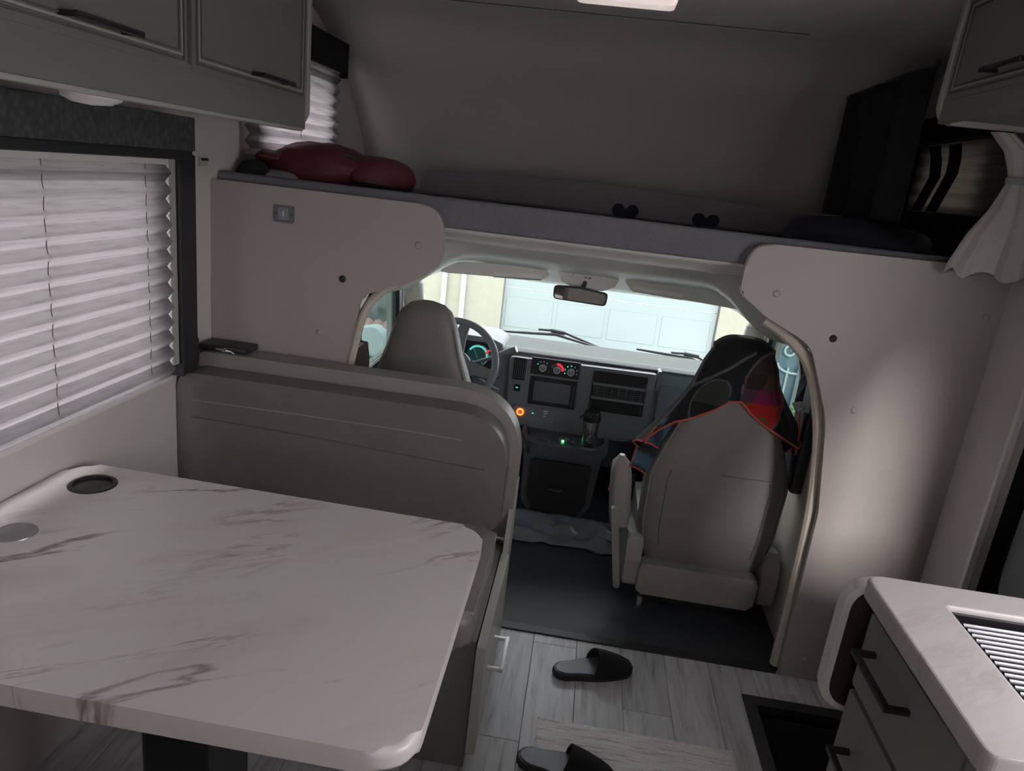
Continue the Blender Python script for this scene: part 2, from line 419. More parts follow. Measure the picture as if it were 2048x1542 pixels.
for q in ((.70, 1.3, 1.3, 2.08, -.27, -.25), (.69, .70, 1.3, 2.08, -.27, -.02), (.69, 1.3, 2.05, 2.06, -.27, -.02), (.69, 1.3, 1.31, 1.32, -.27, -.02)): bm_box(bm, *q)
struct(from_bm('floor_step', bm, 'rubber'), 'black sunken entry step beside the kitchen cabinet')

# ---- cab floor
bm = bmesh.new(); bm_box(bm, -.95, .95, 2.228, 3.86, -.06, -.004)
cf = struct(from_bm('floor_cab', bm, 'rubber'), 'black rubber floor of the driving cab')
box('threshold', (-.80, .84), (2.205, 2.245), (-.004, .006), 'black', cf, r=.002)

# ---- house walls
WIN1 = (.30, 1.87, .87, 1.48); BUNKW = (2.47, 3.15, 1.50, 1.86)
wl = cells('wall_left', 'yz', (-1.6, 3.95), (-.06, 2.14), (-1.24, -1.2), [WIN1, BUNKW, (2.24, 3.95, -.06, 1.36)], 'wall')
struct(wl, 'plain greige side wall with the blind windows')
KWIN = (.0, 1.25, .93, 1.70); BWR = (2.45, 2.90, 1.58, 1.83); DOOR = (1.34, 1.985, -.06, 1.72)  # kitchen window is out of view, its opening sized to light the bulkhead
wr = cells('wall_right', 'yz', (-1.6, 3.95), (-.06, 2.14), (1.205, 1.245), [KWIN, BWR, DOOR, (2.24, 3.95, -.06, 1.36)], 'wall')
struct(wr, 'plain greige side wall beside the kitchen and entry door')
FILLWIN = (-.42, .42, .95, 1.85)  # opening for an added rear window, fill light from behind the camera
struct(cells('wall_back', 'xz', (-1.24, 1.245), (-.06, 2.14), (-1.64, -1.6), [FILLWIN], 'wall'), 'greige rear wall of the living area')
# ---- ceiling with the roof vent opening, and the curved over-cab nose
VENT = (-.165, .175, 2.16, 2.52)
cl = cells('ceiling', 'xy', (-1.24, 1.245), (-1.6, 2.72), (2.10, 2.135), [VENT], 'ceil')
struct(cl, 'pale vinyl ceiling with a roof vent')
prof = [(2.70, 2.107), (2.9, 2.103), (3.06, 2.07), (3.23, 1.99), (3.36, 1.925), (3.45, 1.86), (3.54, 1.785), (3.62, 1.70), (3.70, 1.61), (3.78, 1.51), (3.82, 1.43), (3.84, 1.36)]
def smoothp(p, n=4):
    out = []
    for i in range(len(p)-1):
        p0, p1, p2, p3 = [Vector(p[max(0, min(len(p)-1, i+k))]) for k in (-1, 0, 1, 2)]
        for j in range(n):
            t = j/n
            out.append(.5*((2*p1)+(p2-p0)*t+(2*p0-5*p1+4*p2-p3)*t*t+(3*p1-p0-3*p2+p3)*t**3))
    out.append(Vector(p[-1])); return [tuple(v) for v in out]
sp = smoothp(prof)
rows = [[(x, y, z) for x in (-1.24, -1.1, -.6, 0, .6, 1.1, 1.245)] for y, z in sp]
wf = sheet('wall_front', rows, 'ceil', thick=.012)
struct(wf, 'curved pale over-cab nose above the windshield')
struct(box('trim_2', (-.62, .62), (2.695, 2.70), (2.097, 2.1035), 'seam', r=.0005, seg=1), 'thin seam line across the ceiling')

# ---- bulkhead partitions either side of the cab opening
def caps(parent, lst, mat='bulk'):
    for x, z, m in lst: lathe('screw_cap', [(.0, -.0055), (.007, -.0055), (.0105, -.003), (.0115, 0.0), (.0115, .002)], (x, 2.2, z), m, parent, axis='y', n=16)
Lp = [(-1.2, .0), (-1.2, 1.432), (-.455, 1.432), (-.445, 1.258), (-.53, 1.195), (-.70, 1.125), (-.735, .95), (-.80, .60), (-.845, .0)]
bl = prism('wall_bulkhead_left', rpoly(Lp, [0, .012, .085, .045, .08, .05, .2, .2, 0]), 'xz', 2.2, 2.228, 'bulk', bev=.006, seg=3)
struct(bl, 'pale bulkhead panel with a notch beside the driver seat')
caps(bl, [(-.526, 1.306, 'bulk'), (-.829, .99, 'bulk'), (-.761, 1.172, 'black')])
Rp = [(1.243, 0), (.847, 0), (.842, .62), (.795, .93), (.70, 1.155), (.55, 1.225), (.462, 1.285), (.462, 1.437), (1.243, 1.446)]
br = prism('wall_bulkhead_right', rpoly(Rp, [0, 0, .3, .35, .11, .1, .05, .075, .01]), 'xz', 2.2, 2.228, 'bulk', bev=.006, seg=3)
struct(br, 'pale bulkhead panel beside the passenger seat and entry door')
caps(br, [(.567, 1.296, 'bulk'), (.757, 1.185, 'brown'), (.87, .974, 'bulk'), (.915, .085, 'bulk'), (1.164, 1.304, 'bulk')])
# moulded edge trims just behind the openings
def edge_trim(name, line, lab, w=.022):
    pts = smoothp(line, 5)
    pr = [(x, y, z) for x, y, z in [(p[0], 2.25, p[1]) for p in pts]]
    o = tube(name, pr, w, 'pillar', n=10); struct(o, lab)
    return o
edge_trim('trim_3', [(.845, .01), (.838, .55), (.81, .82), (.775, .96), (.72, 1.09), (.64, 1.165), (.56, 1.21)], 'beige moulded strip along the passenger-side cab opening', .019)
edge_trim('trim_4', [(-.84, .01), (-.80, .58), (-.745, .86), (-.705, 1.05), (-.65, 1.135), (-.56, 1.195)], 'beige moulded strip along the driver-side cab opening', .015)

# ---- entry door recessed in the right wall
d1 = thing('door_1', 'dark entry door in the side wall behind the kitchen worktop', 'door'); d1['kind'] = 'structure'
prism('door_leaf', rpoly([(1.30, -.25), (2.03, -.25), (2.03, 1.74), (1.30, 1.74)], .02), 'yz', 1.285, 1.32, 'black', d1)
prism('inner_panel', rpoly([(1.36, .50), (1.93, .50), (1.93, 1.05), (1.36, 1.05)], .16, 10), 'yz', 1.262, 1.286, 'dash', d1, bev=.012, seg=3)
prism('pocket_ring', rpoly([(1.44, .60), (1.80, .60), (1.80, .94), (1.44, .94)], .14, 10), 'yz', 1.252, 1.263, 'screen', d1, bev=.006)
bm = bmesh.new()
for q in ((1.245, 1.32, 1.985, 2.02, -.25, 1.76), (1.245, 1.32, 1.28, 1.34, -.25, 1.76), (1.245, 1.32, 1.28, 2.02, 1.72, 1.78)): bm_box(bm, *q)
from_bm('jamb', bm, 'blackgl', d1)
struct(box('trim_5', (1.196, 1.215), (1.972, 1.988), (-.0, 1.72), 'white', r=.003), 'white edge strip of the entry door opening')

# ---- windows
def window(name, side, hole, lab, glass='glass'):
    y0, y1, z0, z1 = hole; x = -1.22 if side < 0 else 1.225
    w = thing(name, lab, 'window'); w['kind'] = 'structure'
    A = rpoly([(y0+.03, z0+.03), (y1-.03, z0+.03), (y1-.03, z1-.03), (y0+.03, z1-.03)], .03, 4); B = rpoly([(y0-.001, z0-.001), (y1+.001, z0-.001), (y1+.001, z1+.001), (y0-.001, z1+.001)], .0301, 4)
    ringpanel('window_frame', A, B, 'yz', x-.015, x+.015, 'black', w)
    box('pane', (x-.002, x+.002), (y0+.028, y1-.028), (z0+.028, z1-.028), glass, w, r=0)
    return w
window('window_1', -1, WIN1, 'big dinette side window behind the pleated blind')
window('window_2', -1, BUNKW, 'small bunk side window behind the red bag')
window('window_3', 1, KWIN, 'unseen kitchen side window above the worktop, sized for the bulkhead light')
w7 = thing('window_fill', 'added rear window out of view, frosted, giving the interior fill light', 'window'); w7['kind'] = 'structure'
ringpanel('window_frame', [(-.39, .98), (.39, .98), (.39, 1.82), (-.39, 1.82)], [(-.421, .949), (.421, .949), (.421, 1.851), (-.421, 1.851)], 'xz', -1.635, -1.605, 'black', w7)
box('pane', (-.39, .39), (-1.622, -1.618), (.98, 1.82), 'glass', w7, r=0)
sheet('fill_shade', [[(-.40, -1.598, .97), (.40, -1.598, .97)], [(-.40, -1.598, 1.83), (.40, -1.598, 1.83)]], 'lens', w7)
window('window_4', 1, BWR, 'small dark bunk window behind the hanging black curtain', 'tint')

# ---- bunk over the cab
bd = struct(box('floor_bunk', (-1.2, 1.205), (2.30, 3.83), (1.385, 1.418), 'carpet', r=.004), 'grey carpeted bunk deck above the cab')
box('front_board', (-1.199, 1.204), (2.238, 2.30), (1.366, 1.457), 'carpet', bd, r=.012, seg=3)

# ---- driving cab shell
def archrow(y, w, t, xc, D, n=56, lim=.2):
    return [(w*(-1+2*i/n), y, t-lim*math.tanh(D*max(0, (abs(w*(-1+2*i/n))-xc)/(w-xc))**2/lim)) for i in range(n+1)]
hl_rows = [archrow(2.243, .93, 1.375, .8, .02), archrow(2.30, .93, 1.352, .75, .05), archrow(2.37, .93, 1.335, .70, .10), archrow(2.385, .93, 1.322, .70, .11),
           archrow(2.60, .89, 1.300, .50, .50), archrow(2.66, .89, 1.288, .44, .85), archrow(2.70, .89, 1.258, .42, .85), archrow(2.84, .89, 1.228, .44, .7, lim=.17), archrow(3.05, .89, 1.188, .50, .5, lim=.14),
           archrow(3.18, .89, 1.158, .56, .3, lim=.12), archrow(3.30, .89, 1.105, .62, .2, lim=.1), archrow(3.36, .89, 1.082, .62, .2, lim=.1)]
hd = sheet('ceiling_cab', hl_rows, 'head', thick=.008); struct(hd, 'beige moulded headliner above the windshield')
# side doors of the cab with slanted windows
for s, nm in ((-1, 'wall_cab_left'), (1, 'wall_cab_right')):
    inner = rpoly([(2.70, .66), (3.40, .66), (3.36, .84), (3.30, 1.06), (2.98, 1.045), (2.80, .93)], [.03, .05, .05, .04, .08, .08], 6)
    cy, cz = 3.03, .85; outer = []
    for y, z in inner:
        dy, dz = y-cy, z-cz
        k = min(abs(((3.86 if dy > 0 else 2.228)-cy)/dy) if abs(dy) > 1e-6 else 9, abs(((1.37 if dz > 0 else -.05)-cz)/dz) if abs(dz) > 1e-6 else 9)
        outer.append((cy+dy*k, cz+dz*k))
    pairs = [(math.atan2(o[1]-cz, o[0]-cy), i, o) for i, o in zip(inner, outer)]
    for c in ((2.228, -.05), (2.228, 1.37), (3.86, -.05), (3.86, 1.37)):
        ca = math.atan2(c[1]-cz, c[0]-cy); pairs.append((ca, min(pairs, key=lambda q: abs(q[0]-ca))[1], c))
    pairs.sort(key=lambda q: q[0])
    a, b = (-.935, -.885) if s < 0 else (.885, .935)
    w = ringpanel(nm, [q[1] for q in pairs], [q[2] for q in pairs], 'yz', a, b, 'pillar'); struct(w, 'beige cab door with its side window on the %s side' % ('driver' if s < 0 else 'passenger'))
    k = 1.035; ins = [(cy+(y-cy)*.965, cz+(z-cz)*.94) for y, z in inner]; ous = [(cy+(y-cy)*1.035, cz+(z-cz)*1.05) for y, z in inner]
    ringpanel('window_seal', ins, ous, 'yz', s*.875, s*.89, 'blackgl', w)
    prism('pane', inner, 'yz', s*.908, s*.912, 'sideglass', w, bev=0, smooth=False)
    # black division posts in front of the door window
    tube('division_post', [(s*.872, 3.36, .60), (s*.872, 3.315, .86), (s*.872, 3.27, 1.08)], .024, 'blackgl', w, n=8)
    tube('seal_strip', [(s*.868, 3.42, .62), (s*.866, 3.375, .86), (s*.866, 3.33, 1.08)], .012, 'dashlt', w, n=8)
    # A pillar
    p = loft('trim_6' if s < 0 else 'trim_7', [[(s*(.79+dx), y+dy, z) for dx, dy in ((0, 0), (.09, -.02), (.10, .10), (.02, .12))] for y, z in ((3.28, 1.13), (3.36, 1.02), (3.47, .92), (3.60, .80), (3.74, .70), (3.80, .60))], 'pillar')
    struct(p, 'beige windshield pillar cover on the %s side' % ('driver' if s < 0 else 'passenger'))
    tube('grab_handle', [(s*.80, 3.40, 1.03), (s*.775, 3.36, 1.0), (s*.775, 3.42, .90), (s*.80, 3.50, .86)], .012, 'head', p)
# windshield
wt = archrow(3.36, .86, 1.09, .62, .12, 16); wb = [(x*1.02, 3.84-.1*abs(x)**2, .66) for x, _, _ in wt]
ws = sheet('window_5', [wt, [tuple((Vector(a)+Vector(b))/2+Vector((0, .02, .01))) for a, b in zip(wt, wb)], wb], 'cabglass')
struct(ws, 'wide windshield of the driving cab')
struct(box('wall_firewall', (-.73, .93), (3.84, 3.88), (-.05, .67), 'black', r=0), 'dark firewall below the windshield')

# ================================================================ DINETTE
t = thing('dining_table', 'marble-look dining table with rounded corners and a black cup holder', 'table')
TT = rpoly([(-1.195, .812), (-.148, .812), (-.150, 1.528), (-1.195, 1.545)], [.05, .075, .075, .075], 8)
tt = prism('tabletop', TT, 'xy', .700, .74, 'marble', t, bev=.014, seg=5)
box('leg', (-.75, -.60), (1.08, 1.26), (.01, .702), 'black', t, r=.02)
box('foot_plate', (-.85, -.50), (1.0, 1.34), (0, .012), 'black', t, r=.004)
cc = (-1.083, 1.44, .74)
ch = lathe('cup_holder', [(.0, -.028), (.040, -.028), (.042, -.004), (.042, .0015), (.044, .003), (.050, .003), (.053, .001), (.053, -.004)], cc, 'blackgl', t, n=40)
# the cup holder sits in a real hole
b = tt.modifiers.new('hole', 'BOOLEAN')
cut = lathe('cup_cutter', [(.0, -.06), (.0425, -.06), (.0425, .02), (0, .02)], cc, 'black'); 
dg = bpy.context.evaluated_depsgraph_get()
b.object = cut; b.solver = 'EXACT'
dg.update(); me2 = bpy.data.meshes.new_from_object(tt.evaluated_get(bpy.context.evaluated_depsgraph_get()))
tt.modifiers.clear(); tt.data = me2; me2.set_sharp_from_angle(angle=R(35)); wn(tt); bpy.data.objects.remove(cut)
lathe('grommet', [(0, .0008), (.036, .0008), (.037, .0015), (.040, .0015), (.041, -.001)], (-1.077, 1.197, .74), 'steel', t, n=32)

bn = thing('dinette_bench', 'forward dinette bench in greige vinyl with a drawer on the aisle side', 'bench')
box('base', (-1.198, -.145), (1.56, 2.17), (0, .40), 'cab', bn, r=.004)
prism('seat_cushion', rpoly([(-1.195, 1.50), (-.16, 1.50), (-.16, 2.0), (-1.195, 2.0)], .04), 'xy', .402, .50, 'vinylr', bn, bev=.03, seg=4)
# back frame slab and back cushion: rounded on the aisle end
BF = rpoly([(-1.197, .42), (-.128, .42), (-.125, .905), (-1.197, .905)], [.02, .03, .245, .05], 14)
prism('back_frame', BF, 'xz', 2.085, 2.165, 'vinylr', bn, bev=.022, seg=4)
BC = rpoly([(-1.197, .49), (-.158, .49), (-.155, .862), (-1.197, .862)], [.02, .05, .20, .06], 14)
bcx = prism('back_cushion', BC, 'xz', 1.985, 2.078, 'vinyl', bn, bev=.028, seg=4)
tube('piping', [(-.1575+.0, 2.0, .53), (-.154, 2.0, .70), (-.172, 2.0, .765), (-.215, 2.0, .822), (-.28, 2.0, .852), (-.36, 2.0, .859)], .004, 'seam', bcx)
tube('stitch_line', [(-1.15, 1.9845, .775), (-.8, 1.9845, .778), (-.45, 1.9845, .777), (-.30, 1.9845, .773)], .0022, 'vinylr', bcx, n=6)
tube('crease', [(-1.15, 1.986, .722), (-.8, 1.985, .715), (-.5, 1.985, .702), (-.22, 1.986, .690)], .0035, 'seam', bcx, n=6)
tube('cushion_piping', [(-.163, 1.54, .488), (-.161, 1.75, .490), (-.163, 1.97, .488)], .004, 'seatlt', bn, n=6)
prism('end_panel', rpoly([(2.005, 0.0), (2.185, 0.0), (2.185, .60), (2.135, .615), (2.005, .38)], [0, 0, .02, .02, .02]), 'yz', -.140, -.124, 'cabedge', bn, bev=.003)
dr = prism('drawer', rpoly([(1.535, .07), (2.015, .07), (2.015, .405), (1.535, .405)], .006), 'yz', -.142, -.118, 'cabedge', bn, bev=.003)
hb = box('handle', (-.086, -.075), (1.655, 1.805), (.244, .256), 'chrome', dr, r=.002)
for yy in (1.657, 1.793): box('handle_post', (-.119, -.077), (yy, yy+.01), (.245, .255), 'chrome', dr, r=.001)

rb2 = thing('dinette_bench', 'rear dinette bench added to block light from under the marble table', 'bench')  # added bench, keeps the rear fill light out from under the table
box('base', (-1.198, -.145), (.10, .66), (0, .40), 'cab', rb2, r=.004)
prism('seat_cushion', rpoly([(-1.195, .22), (-.16, .22), (-.16, .70), (-1.195, .70)], .04), 'xy', .402, .50, 'vinylr', rb2, bev=.03, seg=4)
prism('back_cushion', BC, 'xz', .115, .21, 'vinyl', rb2, bev=.028, seg=4)
prism('back_frame', BF, 'xz', .03, .11, 'vinylr', rb2, bev=.022, seg=4)
sb = thing('seat_belt_anchor', 'black belt bracket in the corner on top of the dinette bench back', 'belt anchor')
box('bracket', (-1.19, -1.03), (2.10, 2.19), (.906, .925), 'black', sb, r=.006)
box('upright', (-1.197, -1.175), (2.0, 2.082), (.87, .95), 'black', sb, r=.004)
tube('bolt', [(-1.10, 2.105, .915), (-1.10, 2.09, .915)], .006, 'chrome', sb)
tube('latch_edge', [(-1.13, 2.10, .914), (-1.08, 2.098, .912), (-1.07, 2.10, .906)], .0035, 'chrome', sb)

# ================================================================ BLINDS AND VALANCES
def blind(name, side, hole, xoff, pitch, amp, lab, cords, split=0):
    y0, y1, z0, z1 = hole; x = side*xoff; b = thing(name, lab, 'blind')
    n = max(1, round((z1-z0)/pitch)); h = (z1-z0)/n
    bm = bmesh.new(); vs = []
    for (dx, z) in ((0, h/2), (-side*amp, 0), (0, -h/2)): vs.append([bm.verts.new((dx, y, z)) for y in (-(y1-y0)/2, (y1-y0)/2)])
    for A, B in zip(vs, vs[1:]): bm.faces.new((A[0], A[1], B[1], B[0]))
    me = bpy.data.meshes.new('pleat'); bm.to_mesh(me); bm.free(); me.materials.append(MAT['blind'])
    for i in range(n):
        o = bpy.data.objects.new('pleat', me); COL.objects.link(o); o.parent = b; o.location = (x, (y0+y1)/2, z1-h*(i+.5))
    box('bottom_rail', (x-.009, x+.009), (y0, y1), (z0-.012, z0+.001), 'white', b, r=.003)
    box('head_rail', (x-.012, x+.012), (y0, y1), (z1-.002, z1+.014), 'white', b, r=.003)
    for yc in cords:
        P = []
        for i in range(n):
            zc = z1-h*(i+.5); P += [(x-side*amp*.55, yc, zc+h/2), (x-side*amp*.62, yc+.003*math.sin(i*2.1), zc)]
        tube('lift_cord', P, .0011, 'seam', b, n=5)
    return b
blind('pleated_blind', -1, (.33, 1.905, .872, 1.472), 1.168, .047, .019, 'wide pleated white blind on the dinette window, black lift cords', (1.44, 1.80, .9))
blind('pleated_blind', -1, (2.36, 3.20, 1.47, 1.875), 1.168, .046, .018, 'small pleated white blind on the bunk window behind the red bag', (2.44, 2.80, 3.15))
blind('pleated_blind', 1, (.02, 1.23, 1.61, 1.69), 1.17, .02, .014, 'raised pleated white blind on the kitchen window above the sink', (.75, 1.1))
v = thing('window_valance', 'dark patterned valance box around the dinette window blind', 'valance')
box('fascia', (-1.105, -1.09), (.20, 1.925), (1.512, 1.598), 'valance', v, r=.004)
box('end_cap', (-1.199, -1.10), (1.905, 1.925), (1.512, 1.598), 'valance', v, r=.003)
box('bottom_rail', (-1.199, -1.094), (.20, 1.918), (1.488, 1.513), 'black', v, r=.004)
box('side_leg', (-1.199, -1.155), (1.952, 2.04), (.86, 1.50), 'black', v, r=.005)
box('side_leg_face', (-1.19, -1.150), (1.945, 1.955), (.86, 1.495), 'black', v, r=.002)
struct(box('trim_8', (-1.199, -1.16), (1.91, 1.944), (.90, 1.488), 'cabedge', r=.003), 'pale strip beside the dinette blind')
v = thing('window_valance', 'black valance above the small bunk window blind', 'valance')
box('fascia', (-1.14, -1.125), (2.40, 3.21), (1.875, 1.995), 'blackcloth', v, r=.003)
box('end_cap', (-1.199, -1.13), (3.205, 3.225), (1.86, 1.995), 'blackcloth', v, r=.003)
box('top_board', (-1.199, -1.13), (2.40, 3.21), (1.985, 1.995), 'blackcloth', v, r=.002)
tag(tube('hanging_cord', [(-1.185, 2.455, 1.80), (-1.184, 2.453, 1.62), (-1.18, 2.45, 1.53), (-1.17, 2.47, 1.45), (-1.15, 2.5, 1.419)], .003, 'black'), 'thin black cord hanging beside the bunk window blind', 'cord')

# wall bits
wb_ = thing('wall_catch', 'small beige catch on the wall between dinette valance and bulkhead', 'catch')
box('plate', (-1.2, -1.192), (2.13, 2.175), (1.468, 1.496), 'cabedge', wb_, r=.002); box('slot', (-1.193, -1.188), (2.135, 2.17), (1.484, 1.492), 'brown', wb_, r=.001)
ls = thing('switch_plate', 'small grey square switch plate on the driver-side bulkhead panel', 'switch')
prism('plate', rpoly([(-.990, 1.325), (-.925, 1.325), (-.925, 1.378), (-.990, 1.378)], .006), 'xz', 2.194, 2.2, 'screen', ls, bev=.002)
prism('rocker', rpoly([(-.975, 1.333), (-.94, 1.333), (-.94, 1.37), (-.975, 1.37)], .003), 'xz', 2.1915, 2.1945, 'dash', ls, bev=.001)
prism('mark', rpoly([(-.960, 1.344), (-.955, 1.344), (-.955, 1.360), (-.960, 1.360)], .001), 'xz', 2.1908, 2.1917, 'whitemark', ls, bev=0)
for xx in (-.984, -.931): lathe('screw', [(0, -.0015), (.003, -.001), (.003, 0)], (xx, 2.194, 1.351), 'black', ls, 'y', 10)

# ================================================================ UPPER CABINETS
def cab_door(parent, side, xf, y0, y1, z0, z1, hy=None, hz=None):
    """raised-frame door on a cabinet face at x = xf, facing the aisle"""
    s = -side
    xa, xb = sorted((xf, xf+s*.018))
    d = prism('door', rpoly([(y0, z0), (y1, z0), (y1, z1), (y0, z1)], .004), 'yz', xa, xb, 'cab', parent, bev=.003)
    for k, (m, w) in enumerate(((.014, .004), (.022, .004), (.030, .003))):
        xc = xf+s*(.0185)
        A = [(y0+m, z0+m), (y1-m, z0+m), (y1-m, z1-m), (y0+m, z1-m)]; B = [(y0+m+w, z0+m+w), (y1-m-w, z0+m+w), (y1-m-w, z1-m-w), (y0+m+w, z1-m-w)]
        ringpanel('moulding', B, A, 'yz', *sorted((xc-s*.001, xc+s*.003)), 'cabedge' if k == 1 else 'seam', d)
    if hy:
        xh = xf+s*.045
        box('handle', tuple(sorted((xh, xh+s*.010))), hy, (hz, hz+.011), 'handle', d, r=.003)
        for yy in (hy[0]+.004, hy[1]-.014): box('handle_post', tuple(sorted((xf+s*.016, xh+s*.004))), (yy, yy+.010), (hz+.001, hz+.010), 'handle', d, r=.001)
    return d
uc = thing('upper_cabinet', 'sage-grey wall cabinet above the dinette window, two framed doors', 'cabinet')
box('body', (-1.199, -.868), (.30, 2.085), (1.632, 2.098), 'cab', uc, r=.004)
prism('end_panel', rpoly([(-1.199, 1.618), (-.848, 1.612), (-.848, 2.098), (-1.199, 2.098)], [.0, .045, 0, 0], 8), 'xz', 2.085, 2.108, 'cabedge', uc, bev=.006, seg=3)
box('light_rail', (-.868, -.852), (.30, 2.09), (1.604, 1.69), 'cab', uc, r=.003)
box('rail_lip', (-.873, -.846), (.30, 2.06), (1.598, 1.607), 'cabedge', uc, r=.003)
cab_door(uc, -1, -.868, .80, 1.475, 1.678, 2.092, (1.11, 1.28), 1.703)
cab_door(uc, -1, -.868, 1.492, 2.072, 1.678, 2.092, (1.745, 1.93), 1.703)
pl = thing('puck_light', 'round white puck light under the cabinet above the dinette window', 'light')
lathe('housing', [(.062, .0), (.066, -.01), (.062, -.02), (.050, -.022)], (-.935, 1.30, 1.630), 'white', pl, n=32)
lathe('lens', [(.052, -.018), (.050, -.034), (.032, -.043), (0, -.046)], (-.935, 1.30, 1.630), 'puck', pl, n=32)
ur = thing('upper_cabinet', 'sage-grey wall cabinet hanging above the entry door', 'cabinet')
box('body', (.868, 1.204), (.6, 2.10), (1.81, 2.098), 'cab', ur, r=.004)
prism('end_panel', rpoly([(1.204, 1.80), (.846, 1.796), (.846, 2.098), (1.204, 2.098)], [.0, .05, 0, 0], 8), 'xz', 2.10, 2.125, 'cabedge', ur, bev=.006, seg=3)
box('light_rail', (.852, .868), (.6, 2.105), (1.796, 1.86), 'cab', ur, r=.003)
cab_door(ur, 1, .868, 1.50, 2.085, 1.852, 2.092, (1.70, 1.87), 1.886)
cab_door(ur, 1, .868, .85, 1.485, 1.852, 2.092)

# roof vent
rv = thing('roof_vent', 'white square roof vent in the ceiling', 'vent')
ringpanel('trim_ring', rpoly([(-.145, 2.18), (.155, 2.18), (.155, 2.50), (-.145, 2.50)], .03), rpoly([(-.185, 2.14), (.195, 2.14), (.195, 2.54), (-.185, 2.54)], .03), 'xy', 2.085, 2.1, 'white', rv)
prism('lens', rpoly([(-.164, 2.161), (.174, 2.161), (.174, 2.519), (-.164, 2.519)], .03), 'xy', 2.125, 2.132, 'lens', rv, bev=0)

# ================================================================ KITCHEN SIDE
kc = thing('kitchen_cabinet', 'sage-grey kitchen base cabinet with black bar pulls under the marble worktop', 'cabinet')
box('body', (.640, 1.20), (.915, 1.262), (.0, .730), 'cab', kc, r=.004)
box('apron', (.640, .705), (.915, 1.262), (.731, .868), 'cab', kc, r=.003)
box('end_rail', (.706, 1.20), (1.198, 1.262), (.731, .868), 'cab', kc, r=.003)
for z0, z1, hz, hy in ((.680, .838, .775, (1.045, 1.205)), (.40, .668, .565, (1.03, 1.195)), (.09, .388, .30, (1.03, 1.19))):
    d = prism('drawer', rpoly([(.925, z0), (1.252, z0), (1.252, z1), (.925, z1)], .004), 'yz', .620, .640, 'cab', kc, bev=.003)
    box('handle', (.578, .590), hy, (hz, hz+.012), 'handle', d, r=.003)
    for yy in (hy[0], hy[1]-.012): box('handle_post', (.582, .622), (yy, yy+.012), (hz+.001, hz+.011), 'handle', d, r=.002)
ct = thing('worktop', 'pale marble-look kitchen worktop around the sink', 'worktop')
SH = (.712, 1.10, .84, 1.192)
outer = rpoly([(.592, .818), (1.203, .818), (1.203, 1.268), (.592, 1.268)], [.02, 0, 0, .035], 8)
inner = []
scx, scy = (SH[0]+SH[1])/2, (SH[2]+SH[3])/2
for x, y in outer:
    dx, dy = x-(.592+1.203)/2, y-(.818+1.268)/2
    inner.append((max(SH[0], min(SH[1], scx+dx*1.0)), max(SH[2], min(SH[3], scy+dy*1.0))))
w_ = ringpanel('slab', inner, outer, 'xy', .870, .908, 'worktop', ct)
bv = w_.modifiers.new('edge', 'BEVEL'); bv.width = .006; bv.segments = 3; bv.limit_method = 'ANGLE'; bv.angle_limit = R(60)
sk = thing('sink', 'black sink bowl set into the kitchen worktop', 'sink')
bm = bmesh.new()
x0, x1, y0, y1 = SH[0]+.001, SH[1]-.001, SH[2]+.001, SH[3]-.001
for q in ((x0, x1, y0, y1, .735, .742), (x0, x0+.008, y0, y1, .742, .898), (x1-.008, x1, y0, y1, .742, .898), (x0+.008, x1-.008, y0, y0+.008, .742, .898), (x0+.008, x1-.008, y1-.008, y1, .742, .898)): bm_box(bm, *q)
from_bm('bowl', bm, 'blackgl', sk)
rk = thing('drying_rack', 'roll-up steel drying rack of parallel rods over the sink', 'rack')
yy = 1.160; i = 0
rod = None
while yy > .86:
    if rod is None:
        rod = tube('rod', [(.725, 0, 0), (1.09, 0, 0)], .0045, 'steel', rk, n=10); rod.location = (0, yy, .893)
    else:
        o = rod.copy(); COL.objects.link(o); o.location = (0, yy, .893)
    yy -= .0145
for xx in (.728, 1.082): box('end_band', (xx-.004, xx+.008), (.86, 1.168), (.8855, .8890), 'black', rk, r=.001)
fl = thing('worktop_leaf', 'folded-down rounded worktop leaf hanging on the end of the kitchen cabinet', 'worktop leaf')
LF = rpoly([(.588, .575), (1.12, .575), (1.12, .872), (.588, .872)], .065, 8)
prism('leaf', LF, 'xz', 1.300, 1.332, 'white', fl, bev=.004)
prism('underside', rpoly([(.602, .589), (1.106, .589), (1.106, .858), (.602, .858)], .055, 8), 'xz', 1.2975, 1.3015, 'brown', fl, bev=0)
for xx in (.78, 1.0): box('bracket', (xx, xx+.03), (1.262, 1.298), (.70, .86), 'steel', fl, r=.002)
st = thing('cooker', 'black cooker front next to the kitchen drawers', 'cooker')
box('body', (.66, 1.2), (.20, .91), (0, .73), 'blackgl', st, r=.006)
box('hob_plate', (.65, 1.2), (.20, .80), (.731, .873), 'black', st, r=.004)
box('oven_door', (.638, .66), (.22, .90), (.20, .72), 'blackgl', st, r=.006)

# ================================================================ FLOOR THINGS
rg = thing('rug', 'small grey striped woven rug on the plank floor', 'rug')
bm = bmesh.new(); nx, ny = 60, 60; V = []
for j in range(ny+1):
    row = []
    for i in range(nx+1):
        x = .038+(.62-.038)*i/nx; y = 1.02+(1.80-1.02)*j/ny
        z = .008+.0028*mnoise.noise((x*30, y*160, 0))+.0012*math.sin(y*2*math.pi/.013)
        row.append(bm.verts.new((x+.002*mnoise.noise((0, y*50, 3)), y+.002*mnoise.noise((x*50, 0, 7)), z)))
    V.append(row)
for A, B in zip(V, V[1:]):
    for i in range(nx): bm.faces.new((A[i], A[i+1], B[i+1], B[i]))
bo = [v_ for r_ in (V[0], V[-1]) for v_ in r_]+[r_[0] for r_ in V]+[r_[-1] for r_ in V]
for v_ in bo: v_.co.z = .001
from_bm('pile', bm, 'rug', rg, smooth=True)
box('backing', (.042, .616), (1.024, 1.796), (.0005, .003), 'seam', rg, r=0)

